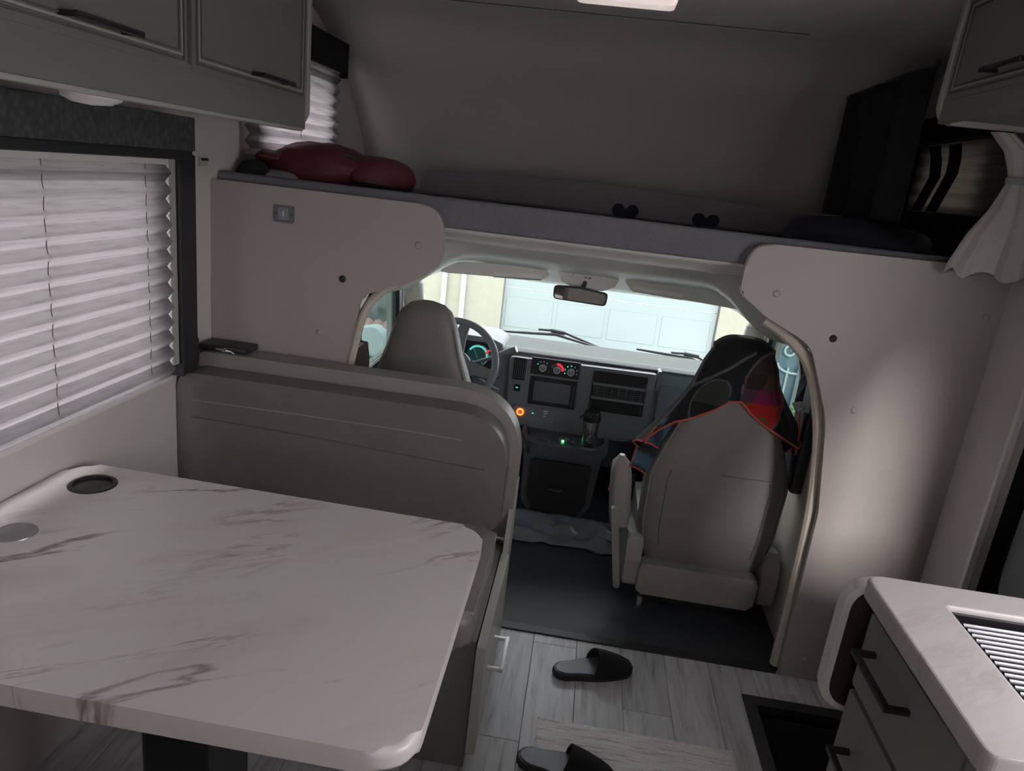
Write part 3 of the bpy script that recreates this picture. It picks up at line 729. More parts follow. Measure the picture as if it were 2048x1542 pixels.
def sandal(lab, x, y, z, rz):
    s = thing('slide_sandal', lab, 'sandal', 'black slide sandals on the floor', fixed=1); s.location = (x, y, z); s.rotation_euler = (0, 0, rz)
    # heel at -x, toe at +x
    L = .275; n = 24
    def hw(u): return (.036+.012*math.sin(max(0, (u-.25))*math.pi/.75))*min(1, math.sqrt(max(0, 1-((u-.5)/.5)**8)))*(1 if u > .1 else math.sqrt(max(.0, 1-((.1-u)/.1)**2))**.5 if u > 0 else 0)
    P = []
    for k in range(n+1):
        u = k/n; P.append((L*(u-.5), max(.012, hw(u))))
    pts = P + [(a, -b) for a, b in P[::-1]]
    prism('sole', rpoly(pts, .008, 2), 'xy', .0, .024, 'black', s, bev=.006, seg=3)
    fb = [(a*.93, b*.86) for a, b in P]
    prism('footbed', rpoly(fb+[(a, -b) for a, b in fb[::-1]], .006, 2), 'xy', .022, .0275, 'dash', s, bev=.003)
    rings = []
    for k in range(9):
        u = k/8; cx = -.012+.140*u; h = .086-.050*u**1.2; w = max(.016, hw(.5+cx/L)*1.07)
        outer = []; innr = []
        for j in range(15):
            a = math.pi*j/14
            outer.append((cx+.020*math.sin(a)*(1-u), -w*math.cos(a)*(1.0), .012+(h-.012)*math.sin(a)**.7))
            innr.append((cx+.020*math.sin(a)*(1-u), -(w-.006)*math.cos(a), .012+(h-.018)*math.sin(a)**.7))
        rings.append(outer+innr[::-1])
    loft('strap', rings, 'blackcloth', s)
    return s
sandal('black slide sandal lying alone on the plank floor by the cab', .203, 2.045, .001, math.atan2(.085, .25))
sandal('black slide sandal on the grey striped rug', .132, 1.595, .011, R(-7))

# ================================================================ CAB SEATS
SEC = [(.195, .215, 2.560, .060), (.24, .238, 2.558, .072), (.35, .257, 2.553, .080), (.55, .262, 2.545, .085), (.67, .228, 2.538, .082), (.78, .184, 2.530, .076),
       (.90, .140, 2.522, .066), (1.0, .112, 2.518, .058), (1.045, .090, 2.517, .046), (1.068, .062, 2.517, .030), (1.08, .02, 2.517, .010)]
def sec(z):
    for a, b in zip(SEC, SEC[1:]):
        if a[0] <= z <= b[0]:
            t_ = (z-a[0])/(b[0]-a[0]); return [a[i]+(b[i]-a[i])*t_ for i in range(1, 4)]
    return SEC[0][1:] if z < SEC[0][0] else SEC[-1][1:]
def rearpt(x, z, cx=0, off=0, e=3.2):
    hw, yc, ht = sec(z); u = max(-1, min(1, x/hw))
    return (cx+x, yc-ht*(1-abs(u)**e)**(1/e)-off, z)
def backring(z, cx, off=0, e=3.2, n=40):
    hw, yc, ht = sec(z); hw += off; ht += off; out = []
    for j in range(n):
        a = 2*math.pi*j/n; c, s = math.cos(a), math.sin(a)
        out.append((cx+hw*math.copysign(abs(c)**(2/e), c), yc+ht*math.copysign(abs(s)**(2/e), s), z))
    return out
def cab_seat(lab, cx, arm):
    s = thing('cab_seat', lab, 'seat')
    zs = [a[0] for a in SEC]; Z = []
    for a, b in zip(zs, zs[1:]): Z += [a+(b-a)*k/3 for k in range(3)]
    Z.append(zs[-1])
    bk = loft('backrest', [backring(z, cx) for z in Z], 'seat', s)
    for sx in (-1, 1):   # piping along the edge between back panel and side bolster
        tube('piping', [rearpt(sx*sec(z)[0]*.93, z, cx, .001) for z in [.24+.05*k for k in range(16)]], .0028, 'seatlt' if sx < 0 else 'seam', bk, n=6)
        tube('seam', [rearpt(sx*sec(z)[0]*.70, z, cx, .0005) for z in [.27+.04*k for k in range(9)]], .0022, 'seam', bk, n=6)
    tube('seam', [rearpt(x, .60+.0*x, cx, .0005) for x in [.0+.02*k for k in range(10)]], .002, 'seam', bk, n=6)
    prism('cushion', rpoly([(cx-.25, 2.52), (cx+.25, 2.52), (cx+.245, 2.98), (cx-.245, 2.98)], .06), 'xy', .19, .335, 'seat', s, bev=.045, seg=4)
    prism('rear_skirt', rpoly([(cx-.23, .075), (cx+.21, .075), (cx+.215, .205), (cx-.225, .205)], .02), 'xz', 2.455, 2.525, 'seatlt', s, bev=.015, seg=3)
    for sx in (-1, 1): prism('side_skirt', rpoly([(2.47, .09), (2.95, .09), (2.95, .24), (2.75, .25), (2.50, .30), (2.47, .20)], .03), 'yz', *sorted((cx+sx*.225, cx+sx*.285)), 'seatlt', s, bev=.012, seg=3)
    box('pedestal', (cx-.19, cx+.19), (2.54, 2.92), (-.004, .12), 'black', s, r=.01)
    tube('floor_bolt', [(cx-.20, 2.50, .0), (cx-.20, 2.50, .04)], .010, 'chrome', s)
    if arm:
        ax = cx+arm*.315
        rings = []
        for k in range(9):
            u = k/8; z = .250+.31*u; w = .042*math.sqrt(max(.05, 1-(abs(u-.5)*2)**5)); d = .055*math.sqrt(max(.05, 1-(abs(u-.5)*2)**6))
            y = 2.60+.03*u; xo = -.03*u*1
            rings.append([(ax+xo+w*math.copysign(abs(math.cos(a))**.6, math.cos(a)), y+d*math.copysign(abs(math.sin(a))**.6, math.sin(a)), z) for a in [2*math.pi*j/20 for j in range(20)]])
        loft('armrest', rings, 'seatlt', s)
        prism('side_bracket', rpoly([(ax-.052, .40), (ax-.024, .40), (ax+.030, .07), (ax+.004, .07)], .008), 'xz', 2.475, 2.505, 'seatlt', s, bev=.006)
    return s
cab_seat('driver seat seen from behind, dark greige with pale piping', -.55, 0)
cab_seat('passenger seat draped with a colourful towel, greige vinyl back', .58, -1)

# ---- printed towel over the passenger headrest
tw = thing('beach_towel', 'navy printed towel with a red hem draped over the passenger headrest', 'towel')
CXP = .58
def hem(a):      # a: angle, -90 deg = rear centre
    d = math.degrees(a) % 360
    if d > 180: d -= 360                       # -180..180, rear centre at -90
    k = [(-180, .66), (-165, .67), (-150, .735), (-138, .775), (-125, .80), (-110, .835), (-96, .880), (-88, .885), (-78, .845), (-60, .80), (-45, .765), (-28, .735), (-15, .745), (0, .765), (20, .72), (60, .60), (90, .52), (130, .56), (160, .62), (180, .66)]
    for p, q in zip(k, k[1:]):
        if p[0] <= d <= q[0]: return p[1]+(q[1]-p[1])*(d-p[0])/(q[0]-p[0])
    return .7
def towel_pt(a, t_):
    zt = 1.098; zh = hem(a); z = zt-(zt-zh)*t_
    zz = min(max(z-.014, .2), 1.0799); hw, yc, ht = sec(zz); e = 2.6
    if t_ < .12:
        k = (t_/.12)**.5; hw2, yc2, ht2 = sec(1.045); z = zt-(.030)*(t_/.12)**1.6; hw, yc, ht = hw2*k*.92, yc2, ht2*k
    else:
        z = (zt-.030)-(zt-.030-zh)*((t_-.12)/.88); zz = min(z, 1.045); hw, yc, ht = sec(zz)
    c, s = math.cos(a), math.sin(a)
    off = .014+.006*math.sin(a*7+z*9)*t_+.004*math.sin(a*13+1)*t_
    side = abs(c)**1.5; fl_ = .075*side*max(0, t_-.45)**1.3*1.8
    if c > 0: fl_ *= 1.0
    return (CXP+(hw+off+fl_)*math.copysign(abs(c)**(2/e), c), yc+(ht+off)*math.copysign(abs(s)**(2/e), s), z)
NA, NT = 288, 110
bm = bmesh.new(); V = [[bm.verts.new(towel_pt(2*math.pi*j/NA, max(.004, i/NT))) for j in range(NA)] for i in range(NT+1)]
lay = bm.loops.layers.color.new('print')
def tcol(x, z, rear, t_):
    navy = (.014, .035, .055)
    c = navy
    n_ = mnoise.noise((x*14, z*14, 2))
    if rear:
        if abs(x+.03-.25*(z-.95)) < .035 and z < .98: c = (.03, .075, .10)
        # leaf-shaped bright motif, right of centre
        u, w = (x-.085)/.075, (z-.915)/.14
        r_ = u*u+w*w+.15*n_
        if r_ < 1.0:
            if z > .99: c = (.20, .15, .13)
            elif z > .935: c = (.28, .20, .10) if n_ > -.1 else (.12, .09, .07)
            elif z > .885: c = (.42, .05, .26) if n_ > -.2 else (.25, .16, .20)
            else: c = (.62, .07, .045) if n_ > -.35 else (.42, .26, .08)
        elif r_ < 1.14: c = (.40, .36, .38)
        # grey rounded motif, left
        u, w = (x+.095+.30*(z-.86)*-1)/.055, (z-.865)/.085
        r_ = u*u+w*w
        if r_ < 1.0: c = (.17, .19, .17) if z > .86 else (.06, .055, .045)
        elif r_ < 1.13: c = (.36, .36, .36)
        if abs((x+.02)*.8-(z-1.02)-.25*(x+.02)**2) < .006 and x < .03: c = (.34, .34, .36)
    else:
        if n_ > .28: c = (.10, .18, .26)
        elif n_ < -.38: c = (.30, .07, .05)
    return c
for i in range(NT):
    for j in range(NA):
        q = [V[i][j], V[i][(j+1) % NA], V[i+1][(j+1) % NA], V[i+1][j]]
        f = bm.faces.new(q)
        for lp in f.loops:
            x, y, z = lp.vert.co; lp[lay] = (*tcol(x-CXP, z, y < 2.525, 0), 1)
bm.faces.new(V[0])
o = from_bm('cloth', bm, 'print', tw, smooth=True)
sd = o.modifiers.new('thickness', 'SOLIDIFY'); sd.thickness = .004; sd.offset = 0
tube('hem', [towel_pt(2*math.pi*j/NA, 1.0) for j in range(NA)], .0042, 'redhem', tw, n=6, closed=True)
# loose corners of the towel: forward of the backrest over the cushion edge
def corner(pts, nm='loose_corner'):
    c = sheet(nm, pts, 'print', tw, thick=.004)
    ca = c.data.color_attributes.new('print', 'FLOAT_COLOR', 'POINT')
    for i_, v_ in enumerate(c.data.vertices):
        n_ = mnoise.noise((v_.co.x*18, v_.co.z*18, 5)); ca.data[i_].color = (*((.05, .12, .17) if n_ > .1 else (.016, .03, .05)), 1)
    edge = [r_[0] for r_ in pts]+pts[-1][1:]
    tube('hem', edge, .004, 'redhem', tw, n=6)
def patch(a, b, c, d, n=8, bulge=.012):
    a, b, c, d = map(Vector, (a, b, c, d)); rows_ = []
    for i in range(n+1):
        u = i/n; L_, R_ = a.lerp(c, u), b.lerp(d, u)
        rows_.append([tuple(L_.lerp(R_, k/n)+Vector((0, -bulge*math.sin(math.pi*k/n)*math.sin(math.pi*u), bulge*.4*math.sin(7*u+3*k/n)))) for k in range(n+1)])
    return rows_
corner(patch((.330, 2.50, .735), (.42, 2.47, .86), (.295, 2.49, .668), (.345, 2.475, .665)))
corner(patch((.285, 2.60, .625), (.36, 2.50, .665), (.265, 2.58, .535), (.318, 2.50, .55)))
corner(patch((.215, 2.66, .46), (.30, 2.64, .48), (.205, 2.62, .405), (.285, 2.60, .33)))
corner(patch((.805, 2.50, .86), (.83, 2.56, .85), (.815, 2.47, .80), (.835, 2.52, .70)))

# ================================================================ DASHBOARD
da = thing('dashboard', 'dark grey van dashboard with vents, climate dials and a small screen', 'dashboard')
sec_ = [(3.33, .36), (3.305, .42), (3.30, .60), (3.305, .722), (3.325, .742), (3.42, .752), (3.60, .742), (3.82, .69), (3.82, .15), (3.55, .12), (3.45, .34)]
prism('body', rpoly(sec_, [.02, .03, .1, .02, .015, .05, .1, .01, .01, .05, .05], 4), 'yz', -.868, .868, 'dash', da, bev=0)
prism('top_pad', rpoly([(3.30, .742), (3.345, .757), (3.62, .752), (3.815, .702), (3.815, .690), (3.60, .738), (3.33, .735)], .006, 3), 'yz', -.866, .866, 'dashtop', da, bev=.003)
hd_ = prism('instrument_hood', rpoly([(-.82, .60), (-.34, .60), (-.335, .775), (-.40, .800), (-.75, .803), (-.82, .76)], [.02, .02, .03, .06, .06, .04], 6), 'xz', 3.275, 3.52, 'dash', da, bev=.014, seg=3)
cp = prism('centre_panel', rpoly([(-.300, .728), (-.288, .44), (-.25, .395), (.30, .385), (.372, .47), (.392, .735)], [.015, .05, .03, .06, .05, .012], 6), 'xz', 3.262, 3.31, 'dash', da, bev=.008, seg=3)
prism('edge_cap', rpoly([(.392, .66), (.407, .66), (.410, .752), (.394, .752)], .005), 'xz', 3.262, 3.33, 'dashlt', da, bev=.004)
prism('glove_box', rpoly([(.415, .50), (.80, .50), (.80, .68), (.415, .68)], .02), 'xz', 3.288, 3.31, 'dash', da, bev=.006)
prism('lower_pad', rpoly([(.40, .27), (.84, .27), (.84, .49), (.40, .49)], .04), 'xz', 3.31, 3.40, 'dashdk', da, bev=.02)
def rect(x0, x1, z0, z1, r=.004): return rpoly([(x0, z0), (x1, z0), (x1, z1), (x0, z1)], r, 3)
# side vent with upright fins
vt = prism('side_vent', rect(-.279, -.219, .622, .728, .006), 'xz', 3.2565, 3.263, 'dashdk', da, bev=.001)
for k in range(6): box('fin', (-.272+.0095*k, -.2705+.0095*k), (3.250, 3.257), (.630, .720), 'dash', vt, r=0)
ringpanel('rim', rect(-.279, -.219, .622, .728, .006), rect(-.283, -.215, .618, .732, .008), 'xz', 3.252, 3.262, 'dash', vt)
tube('rim_highlight', [(-.216, 3.2515, .728), (-.281, 3.2515, .728), (-.281, 3.2515, .622)][1:], .0012, 'dashlt', vt, n=5)
# hazard button
hz = prism('warning_button', rect(-.266, -.236, .565, .597), 'xz', 3.256, 3.263, 'dashdk', da, bev=.002)
box('lamp_mark', (-.257, -.246), (3.2550, 3.2562), (.580, .586), 'teal', hz, r=0)
# climate controls
cpn = prism('climate_panel', rect(-.196, .036, .660, .742), 'xz', 3.256, 3.263, 'dashdk', da, bev=.001)
kn = [(-.140, .697), (-.073, .696), (-.007, .694)]
for i_, (kx, kz) in enumerate(kn):
    kb = lathe('knob', [(.018, 0), (.017, -.010), (.014, -.014), (0, -.014)], (kx, 3.256, kz), 'dash', da, 'y', 20)
    lathe('knob_ring', [(.0148, -.0138), (.0155, -.0150), (.0165, -.0150), (.0165, -.0125)], (kx, 3.256, kz), 'whitemark' if i_ < 3 else 'dash', kb, 'y', 20)
    box('pointer', (kx-.0015, kx+.0015), (3.2405, 3.2425), (kz+.003, kz+.012), 'whitemark', kb, r=0)
    if i_ != 1:
        for k in range(7 if i_ == 2 else 4):
            a = R((200-36*k) if i_ == 2 else (150-32*k)); rr = .029
            box('dial_mark', (kx+rr*math.cos(a)-.003, kx+rr*math.cos(a)+.003), (3.2548, 3.2562), (kz+rr*math.sin(a)-.003, kz+rr*math.sin(a)+.003), 'teal' if k < (4 if i_ == 2 else 1) else 'whitemark', cpn, r=0)
def arc_strip(name, cx, cz, r0, r1, a0, a1, y, mat, parent, n=14):
    pts = [(cx+r1*math.cos(R(a0+(a1-a0)*k/n)), cz+r1*math.sin(R(a0+(a1-a0)*k/n))) for k in range(n+1)]
    pts += [(cx+r0*math.cos(R(a1-(a1-a0)*k/n)), cz+r0*math.sin(R(a1-(a1-a0)*k/n))) for k in range(n+1)]
    return prism(name, pts, 'xz', y-.001, y+.001, mat, parent, bev=0)
arc_strip('heat_scale', -.073, .696, .021, .032, -10, 95, 3.255, 'redmark', cpn)
arc_strip('cool_scale', -.073, .696, .023, .029, 97, 170, 3.255, 'dashlt', cpn)
# screen
sn = prism('screen_bezel', rect(-.193, .034, .512, .650, .006), 'xz', 3.254, 3.263, 'dashdk', da, bev=.002)
prism('screen', rect(-.170, .004, .532, .630, .002), 'xz', 3.2525, 3.255, 'screen', sn, bev=0)
tube('bezel_highlight', [(.032, 3.2525, .735), (.030, 3.2525, .515)], .0014, 'dashlt', sn, n=5)
tube('bezel_highlight', [(.018, 3.2515, .632), (.016, 3.2515, .525)], .0012, 'dashlt', sn, n=5)
# right-hand vents and cubbies
rvp = prism('vent_panel', rect(.098, .352, .522, .716, .008), 'xz', 3.257, 3.263, 'dashdk', da, bev=.001)
for z0, z1 in ((.648, .662), (.582, .594)): box('divider', (.102, .348), (3.249, 3.258), (z0, z1), 'dash', rvp, r=.002)
for k in range(5): box('slat', (.108, .342), (3.251, 3.257), (.601+.0095*k, .6025+.0095*k), 'dash', rvp, r=0)
for k in range(7): box('fin', (.125+.034*k, .1265+.034*k), (3.2495, 3.257), (.597, .646), 'dash', rvp, r=0)
box('vent_tab', (.222, .228), (3.244, 3.252), (.612, .634), 'dashlt', rvp, r=.001)
for x_, z0, z1 in ((.346, .60, .69), (.340, .53, .575), (.104, .53, .57)): tube('rim_highlight', [(x_, 3.2555, z0), (x_, 3.2555, z1)], .0014, 'dashlt', rvp, n=5)
# lower switch strip
lsp = prism('switch_strip', rpoly([(-.262, .494), (-.246, .425), (.05, .41), (.355, .405), (.368, .47), (.10, .485)], [.01, .02, .01, .02, .02, .02], 4), 'xz', 3.2575, 3.263, 'dash', da, bev=.002)
lathe('socket_ring', [(.010, 0), (.011, -.006), (.016, -.007), (.018, -.004), (.018, 0)], (-.222, 3.2575, .464), 'orange', lsp, 'y', 24)
lathe('socket_core', [(.0105, -.001), (.009, -.004), (0, -.004)], (-.222, 3.2575, .464), 'redmark', lsp, 'y', 16)
for x_, z_, w_2, m_ in ((-.161, .466, .005, 'teal'), (-.100, .484, .012, 'whitemark'), (-.100, .473, .010, 'whitemark'), (-.104, .459, .006, 'whitemark'), (-.088, .459, .006, 'dashlt'), (.245, .462, .003, 'whitemark'), (.268, .458, .003, 'dashlt'), (.296, .460, .003, 'whitemark')):
    box('switch_mark', (x_-w_2, x_+w_2), (3.2562, 3.2577), (z_-.0025 if w_2 > .004 else z_-.007, z_+.0025 if w_2 > .004 else z_+.006), m_, lsp, r=0)
prism('cubby_lid', rect(-.062, .060, .428, .482), 'xz', 3.2550, 3.2580, 'dash', lsp, bev=.002)
prism('cubby_lid', rect(.160, .350, .418, .480), 'xz', 3.2550, 3.2580, 'dash', lsp, bev=.002)
# instrument cluster
cg = prism('gauge_cluster', rpoly([(-.70, .640), (-.39, .640), (-.37, .72), (-.42, .775), (-.66, .775)], [.02, .03, .05, .04, .04], 5), 'xz', 3.266, 3.277, 'dashdk', da, bev=.002)
lathe('gauge', [(.052, 0), (.052, -.003), (0, -.003)], (-.455, 3.266, .712), 'gauge', cg, 'y', 28)
arc_strip('gauge_scale', -.455, .712, .040, .049, -30, 150, 3.2625, 'teal', cg)
arc_strip('gauge_rim', -.455, .712, .0505, .054, -60, 70, 3.2625, 'whitemark', cg)
tube('needle', [(-.455, 3.260, .700), (-.478, 3.260, .748)], .0014, 'whitemark', cg, n=5)
lathe('gauge', [(.022, 0), (.022, -.003), (0, -.003)], (-.396, 3.265, .722), 'gauge', cg, 'y', 20)
arc_strip('warning_arc', -.398, .728, .010, .019, -20, 200, 3.2615, 'redmark', cg)
for k in range(6): box('gauge_mark', (-.49+.014*k, -.484+.014*k), (3.2618, 3.2630), (.675+.004*(k % 2), .680+.004*(k % 2)), 'whitemark', cg, r=0)

# steering wheel
sw = thing('steering_wheel', 'dark steering wheel in front of the instrument cluster', 'steering wheel')
WC = Vector((-.53, 2.985, .735)); tl = R(32)
e1 = Vector((1, 0, 0)); e2 = Vector((0, math.sin(tl), math.cos(tl))); e3 = Vector((0, -math.cos(tl), math.sin(tl)))
def wp(u, v_, w_3=0): return tuple(WC+e1*u+e2*v_+e3*w_3)
tube('rim', [wp(.195*math.cos(2*math.pi*k/48), .195*math.sin(2*math.pi*k/48)) for k in range(48)], .0165, 'dash', sw, n=12, closed=True)
hub = loft('hub', [[wp(r_*1.1*math.cos(a), r_*math.sin(a)-.02, h_) for a in [2*math.pi*j/28 for j in range(28)]] for r_, h_ in ((.075, -.035), (.088, -.01), (.082, .012), (.05, .022), (.004, .024))], 'dash', sw)
for a0 in (-10, 80, 170, 260):
    a = R(a0); ex, ez = math.cos(a), math.sin(a); nx_, nz_ = -ez, ex
    rings = []
    for r_, w_4 in ((.06, .036), (.12, .026), (.185, .022)):
        rings.append([wp(ex*r_+nx_*p*w_4, ez*r_+nz_*p*w_4, q) for p, q in ((-1, -.012), (1, -.012), (1, .006), (-1, .006))])
    loft('spoke', rings, 'dashlt' if a0 < 90 else 'dash', sw, smooth=False)
tube('column', [tuple(WC-e3*.03), tuple(WC-e3*.22)], [.055, .075], 'black', sw, n=16)
tube('shift_lever', [(-.47, 3.12, .70), (-.36, 3.10, .755), (-.33, 3.09, .772)], .008, 'dash', sw)
tube('lever_grip', [(-.345, 3.095, .764), (-.318, 3.085, .780), (-.282, 3.075, .800), (-.258, 3.07, .813)], [.010, .0155, .0165, .0150], 'dashlt', sw, n=12)
tube('wiper_stalk', [(-.45, 3.12, .66), (-.37, 3.10, .62), (-.32, 3.09, .605)], .009, 'dash', sw)

# engine console
ec = thing('engine_console', 'dark engine console with a drink tray between the cab seats', 'console')
prism('body', rpoly([(-.172, .372), (-.160, .10), (-.092, .010), (.105, .010), (.165, .10), (.188, .372)], [.02, .08, .05, .05, .08, .02], 6), 'xz', 3.075, 3.29, 'console', ec, bev=.02, seg=3)
dr = prism('bin_door', rpoly([(-.135, .315), (-.130, .12), (-.085, .03), (.098, .03), (.140, .12), (.148, .315)], [.012, .07, .04, .04, .07, .012], 6), 'xz', 3.058, 3.078, 'black', ec, bev=.006, seg=3)
prism('latch_recess', rect(-.035, .028, .176, .208, .004), 'xz', 3.0565, 3.0590, 'dashdk', dr, bev=0)
tube('latch_lip', [(-.033, 3.056, .180), (-.01, 3.056, .174), (.02, 3.056, .174), (.028, 3.056, .184)], .0025, 'dashlt', dr, n=6)
TR = [(-.20, 3.285), (-.196, 3.16), (-.150, 3.035), (.165, 3.035), (.212, 3.15), (.216, 3.285)]
o_ = rpoly(TR, [.01, .05, .06, .06, .05, .01], 6); i_2 = [(x*.90+.0008, 3.20+(y-3.20)*.80) for x, y in o_]
ringpanel('tray_rim', i_2, o_, 'xy', .345, .402, 'console', ec)
prism('tray_floor', [(x*.92, 3.20+(y-3.20)*.84) for x, y in o_], 'xy', .350, .362, 'dashdk', ec, bev=0)
lathe('cup_well', [(.030, 0), (.034, .004), (.040, .004), (.040, 0)], (.0, 3.15, .362), 'dash', ec, n=24)
lathe('cup_well', [(.036, 0), (.038, .012), (.046, .012), (.046, 0)], (-.10, 3.14, .362), 'dash', ec, n=24)
cb = thing('charging_cable', 'thin cable and green charger light in the console tray', 'cable')
tube('wire', [(-.055, 3.25, .43), (-.04, 3.24, .42), (-.028, 3.23, .395), (-.022, 3.21, .375), (.0, 3.207, .372), (.06, 3.20, .368)], .0022, 'dashlt', cb, n=6)
box('charger', (-.02, .03), (3.175, 3.205), (.363, .385), 'dash', cb, r=.004)
lathe('status_light', [(.006, 0), (.005, -.003), (0, -.0035)], (.000, 3.175, .377), 'greenled', cb, 'y', 12)
lathe('plug_cap', [(.012, 0), (.013, .012), (.008, .018), (0, .018)], (.045, 3.19, .363), 'dashlt', cb, n=16)
tb = thing('travel_tumbler', 'tall steel travel tumbler with a black lid in the console tray', 'tumbler')
tc_ = (.117, 3.13, .3625)
bdy = lathe('cup', [(0, 0), (.029, 0), (.032, .003), (.0345, .10), (.0385, .150), (.0385, .153)], tc_, 'tumb', tb, n=32)
for k in range(26):   # dark floral print on the steel
    a = R(-125+ (k*37 % 85)); h_ = .008+.105*((k*.618) % 1); rr = .0318+.028*h_
    b_ = loft('flower_print', [[(tc_[0]+math.cos(a+da_*.16)*(rr+.0006), tc_[1]+math.sin(a+da_*.16)*(rr+.0006), tc_[2]+h_+dz_*.006) for da_, dz_ in ((-.6, -.2), (0, -1), (.7, -.3), (.5, .7), (-.3, .9))], [(tc_[0]+math.cos(a)*(rr+.0014), tc_[1]+math.sin(a)*(rr+.0014), tc_[2]+h_+p*.0001) for p in range(5)]], 'black', bdy, cap=False)
lathe('lid', [(.0385, .150), (.0415, .152), (.0415, .176), (.036, .180), (.036, .190), (.034, .194), (0, .194)], tc_, 'blackgl', tb, n=32)
tube('lid_tab', [(tc_[0]-.040, tc_[1]-.01, tc_[2]+.172), (tc_[0]-.050, tc_[1]-.012, tc_[2]+.170), (tc_[0]-.050, tc_[1]-.012, tc_[2]+.160)], .005, 'blackgl', tb)
# crinkled clear mat around the console foot
rows = []
for j in range(17):
    row = []
    for i in range(33):
        x = -.26+.66*i/32; y = 2.86+.19*j/16+(16-j)/16*(.05*mnoise.noise((x*5, 3, 0))+.025*mnoise.noise((x*16, 8, 0)))
        f_ = min(1, j/4)*min(1, (16-j)/3+.3)
        row.append((x, y, .004+f_*max(0, .016+.030*mnoise.noise((x*11, y*17, 1))+.012*mnoise.noise((x*30, y*34, 4)))+.05*max(0, j-8)/8))
    rows.append(row)
fm = sheet('floor_mat', rows, 'clear', thick=.003); tag(fm, 'crinkled grey plastic floor mat around the foot of the engine console', 'floor mat')

# ================================================================ CAB HEADER THINGS
def visor(lab, pts, y, clip):
    v_ = thing('sun_visor', lab, 'sun visor', 'cab sun visors')
    p = prism('panel', rpoly(pts, .012, 4), 'xz', y-.011, y+.011, 'visor', v_, bev=.007, seg=3)
    prism('label', rpoly(clip, .002, 2), 'xz', y-.0125, y-.0105, 'label', v_, bev=0)
    a, b = clip[0], clip[1]
    tube('hem_rod', [(a[0], y-.006, a[1]-.006), (b[0], y-.006, b[1]-.006)], .004, 'dash', v_, n=6)
visor('long beige sun visor on the driver side', [(-.66, 1.100), (-.40, 1.112), (-.185, 1.126), (-.150, 1.150), (-.178, 1.168), (-.37, 1.170), (-.56, 1.155)], 3.12, [(-.40, 1.118), (-.19, 1.130), (-.19, 1.146), (-.40, 1.134)])
visor('angled beige sun visor on the passenger side', [(.165, 1.166), (.20, 1.128), (.45, 1.116), (.68, 1.104), (.64, 1.132), (.50, 1.186), (.20, 1.190)], 3.12, [(.205, 1.134), (.42, 1.124), (.42, 1.140), (.205, 1.150)])
oc = thing('overhead_lamp', 'small oval dome lamp above the rear-view mirror', 'lamp')
prism('pod', rpoly([(-.13, 1.20), (-.105, 1.130), (-.05, 1.108), (.08, 1.108), (.13, 1.130), (.155, 1.20)], .03, 6), 'xz', 3.115, 3.22, 'head', oc, bev=.015, seg=3)
prism('lens', rpoly([(-.060, 1.143), (.082, 1.143), (.078, 1.172), (-.056, 1.172)], .013, 6), 'xz', 3.106, 3.118, 'puck', oc, bev=.004)
for x_ in (-.005, .012): box('switch', (x_, x_+.010), (3.102, 3.107), (1.155, 1.163), 'dash', oc, r=.001)
mm = thing('rear_view_mirror', 'rear-view mirror hanging below the dome lamp', 'mirror')
MO = [(-.126, 1.062), (.10, 1.056), (.104, 1.110), (-.02, 1.124), (-.128, 1.118)]
prism('shell', rpoly(MO, .016, 5), 'xz', 3.036, 3.062, 'black', mm, bev=.006)
prism('glass', rpoly([(-.02+(x+.02)*.94, 1.089+(z-1.089)*.82) for x, z in MO], .012, 5), 'xz', 3.0345, 3.0365, 'mirror', mm, bev=0)
tube('stem', [(-.005, 3.06, 1.115), (.0, 3.10, 1.135), (.0, 3.17, 1.13)], .010, 'black', mm)

# wipers outside the glass
for lab, P in (('windshield wiper lying across the driver side of the glass', ((-.42, 3.90, .705), (-.12, 3.90, .725), (.22, 3.89, .668))), ('windshield wiper lying across the passenger side of the glass', ((.33, 3.90, .705), (.62, 3.895, .695), (.82, 3.88, .64)))):
    w_5 = thing('wiper', lab, 'wiper', 'windshield wipers')
    tube('blade', [P[0], tuple((Vector(P[0])+Vector(P[1]))/2), P[1], P[2]], [.006, .009, .009, .005], 'black', w_5)
    tube('arm', [tuple(Vector(P[1])+Vector((-.10, .015, .014))), tuple(Vector(P[1])+Vector((.02, .02, .020))), tuple(Vector(P[2])+Vector((.02, .03, -.02)))], .0075, 'black', w_5)
    tube('hinge', [tuple(Vector(P[1])+Vector((-.03, .012, .018))), tuple(Vector(P[1])+Vector((.05, .012, .012)))], .013, 'black', w_5)

# seat belts on the door pillars
for s, lab in ((-1, 'seat belt hanging behind the driver seat by the door window'), (1, 'seat belt hanging beside the passenger seat by the door window')):
    b_ = thing('seat_belt', lab, 'seat belt')
    if s < 0: sheet('webbing', [[(s*.80, 2.50, .905), (s*.765, 2.52, .895)], [(s*.775, 2.42, .86), (s*.735, 2.45, .86)], [(s*.772, 2.415, .70), (s*.728, 2.44, .70)], [(s*.79, 2.40, .45), (s*.75, 2.42, .45)]], 'brownstrap', b_, thick=.003, smooth=False)
    tube('guide_loop', [(s*.815, 2.48, .885), (s*.795, 2.465, .905), (s*.770, 2.465, .90), (s*.79, 2.47, .87)], .006, 'chrome', b_, closed=True)
    sheet('upper_webbing', [[(s*.835, 2.56, 1.02), (s*.83, 2.60, 1.02)], [(s*.815, 2.52, .96), (s*.80, 2.55, .96)], [(s*.81, 2.50, .89), (s*.79, 2.52, .885)]], 'black', b_, thick=.003, smooth=False)
    box('pillar_mount', tuple(sorted((s*.84, s*.884))), (2.50, 2.66), (.55, .99), 'black', b_, r=.012)

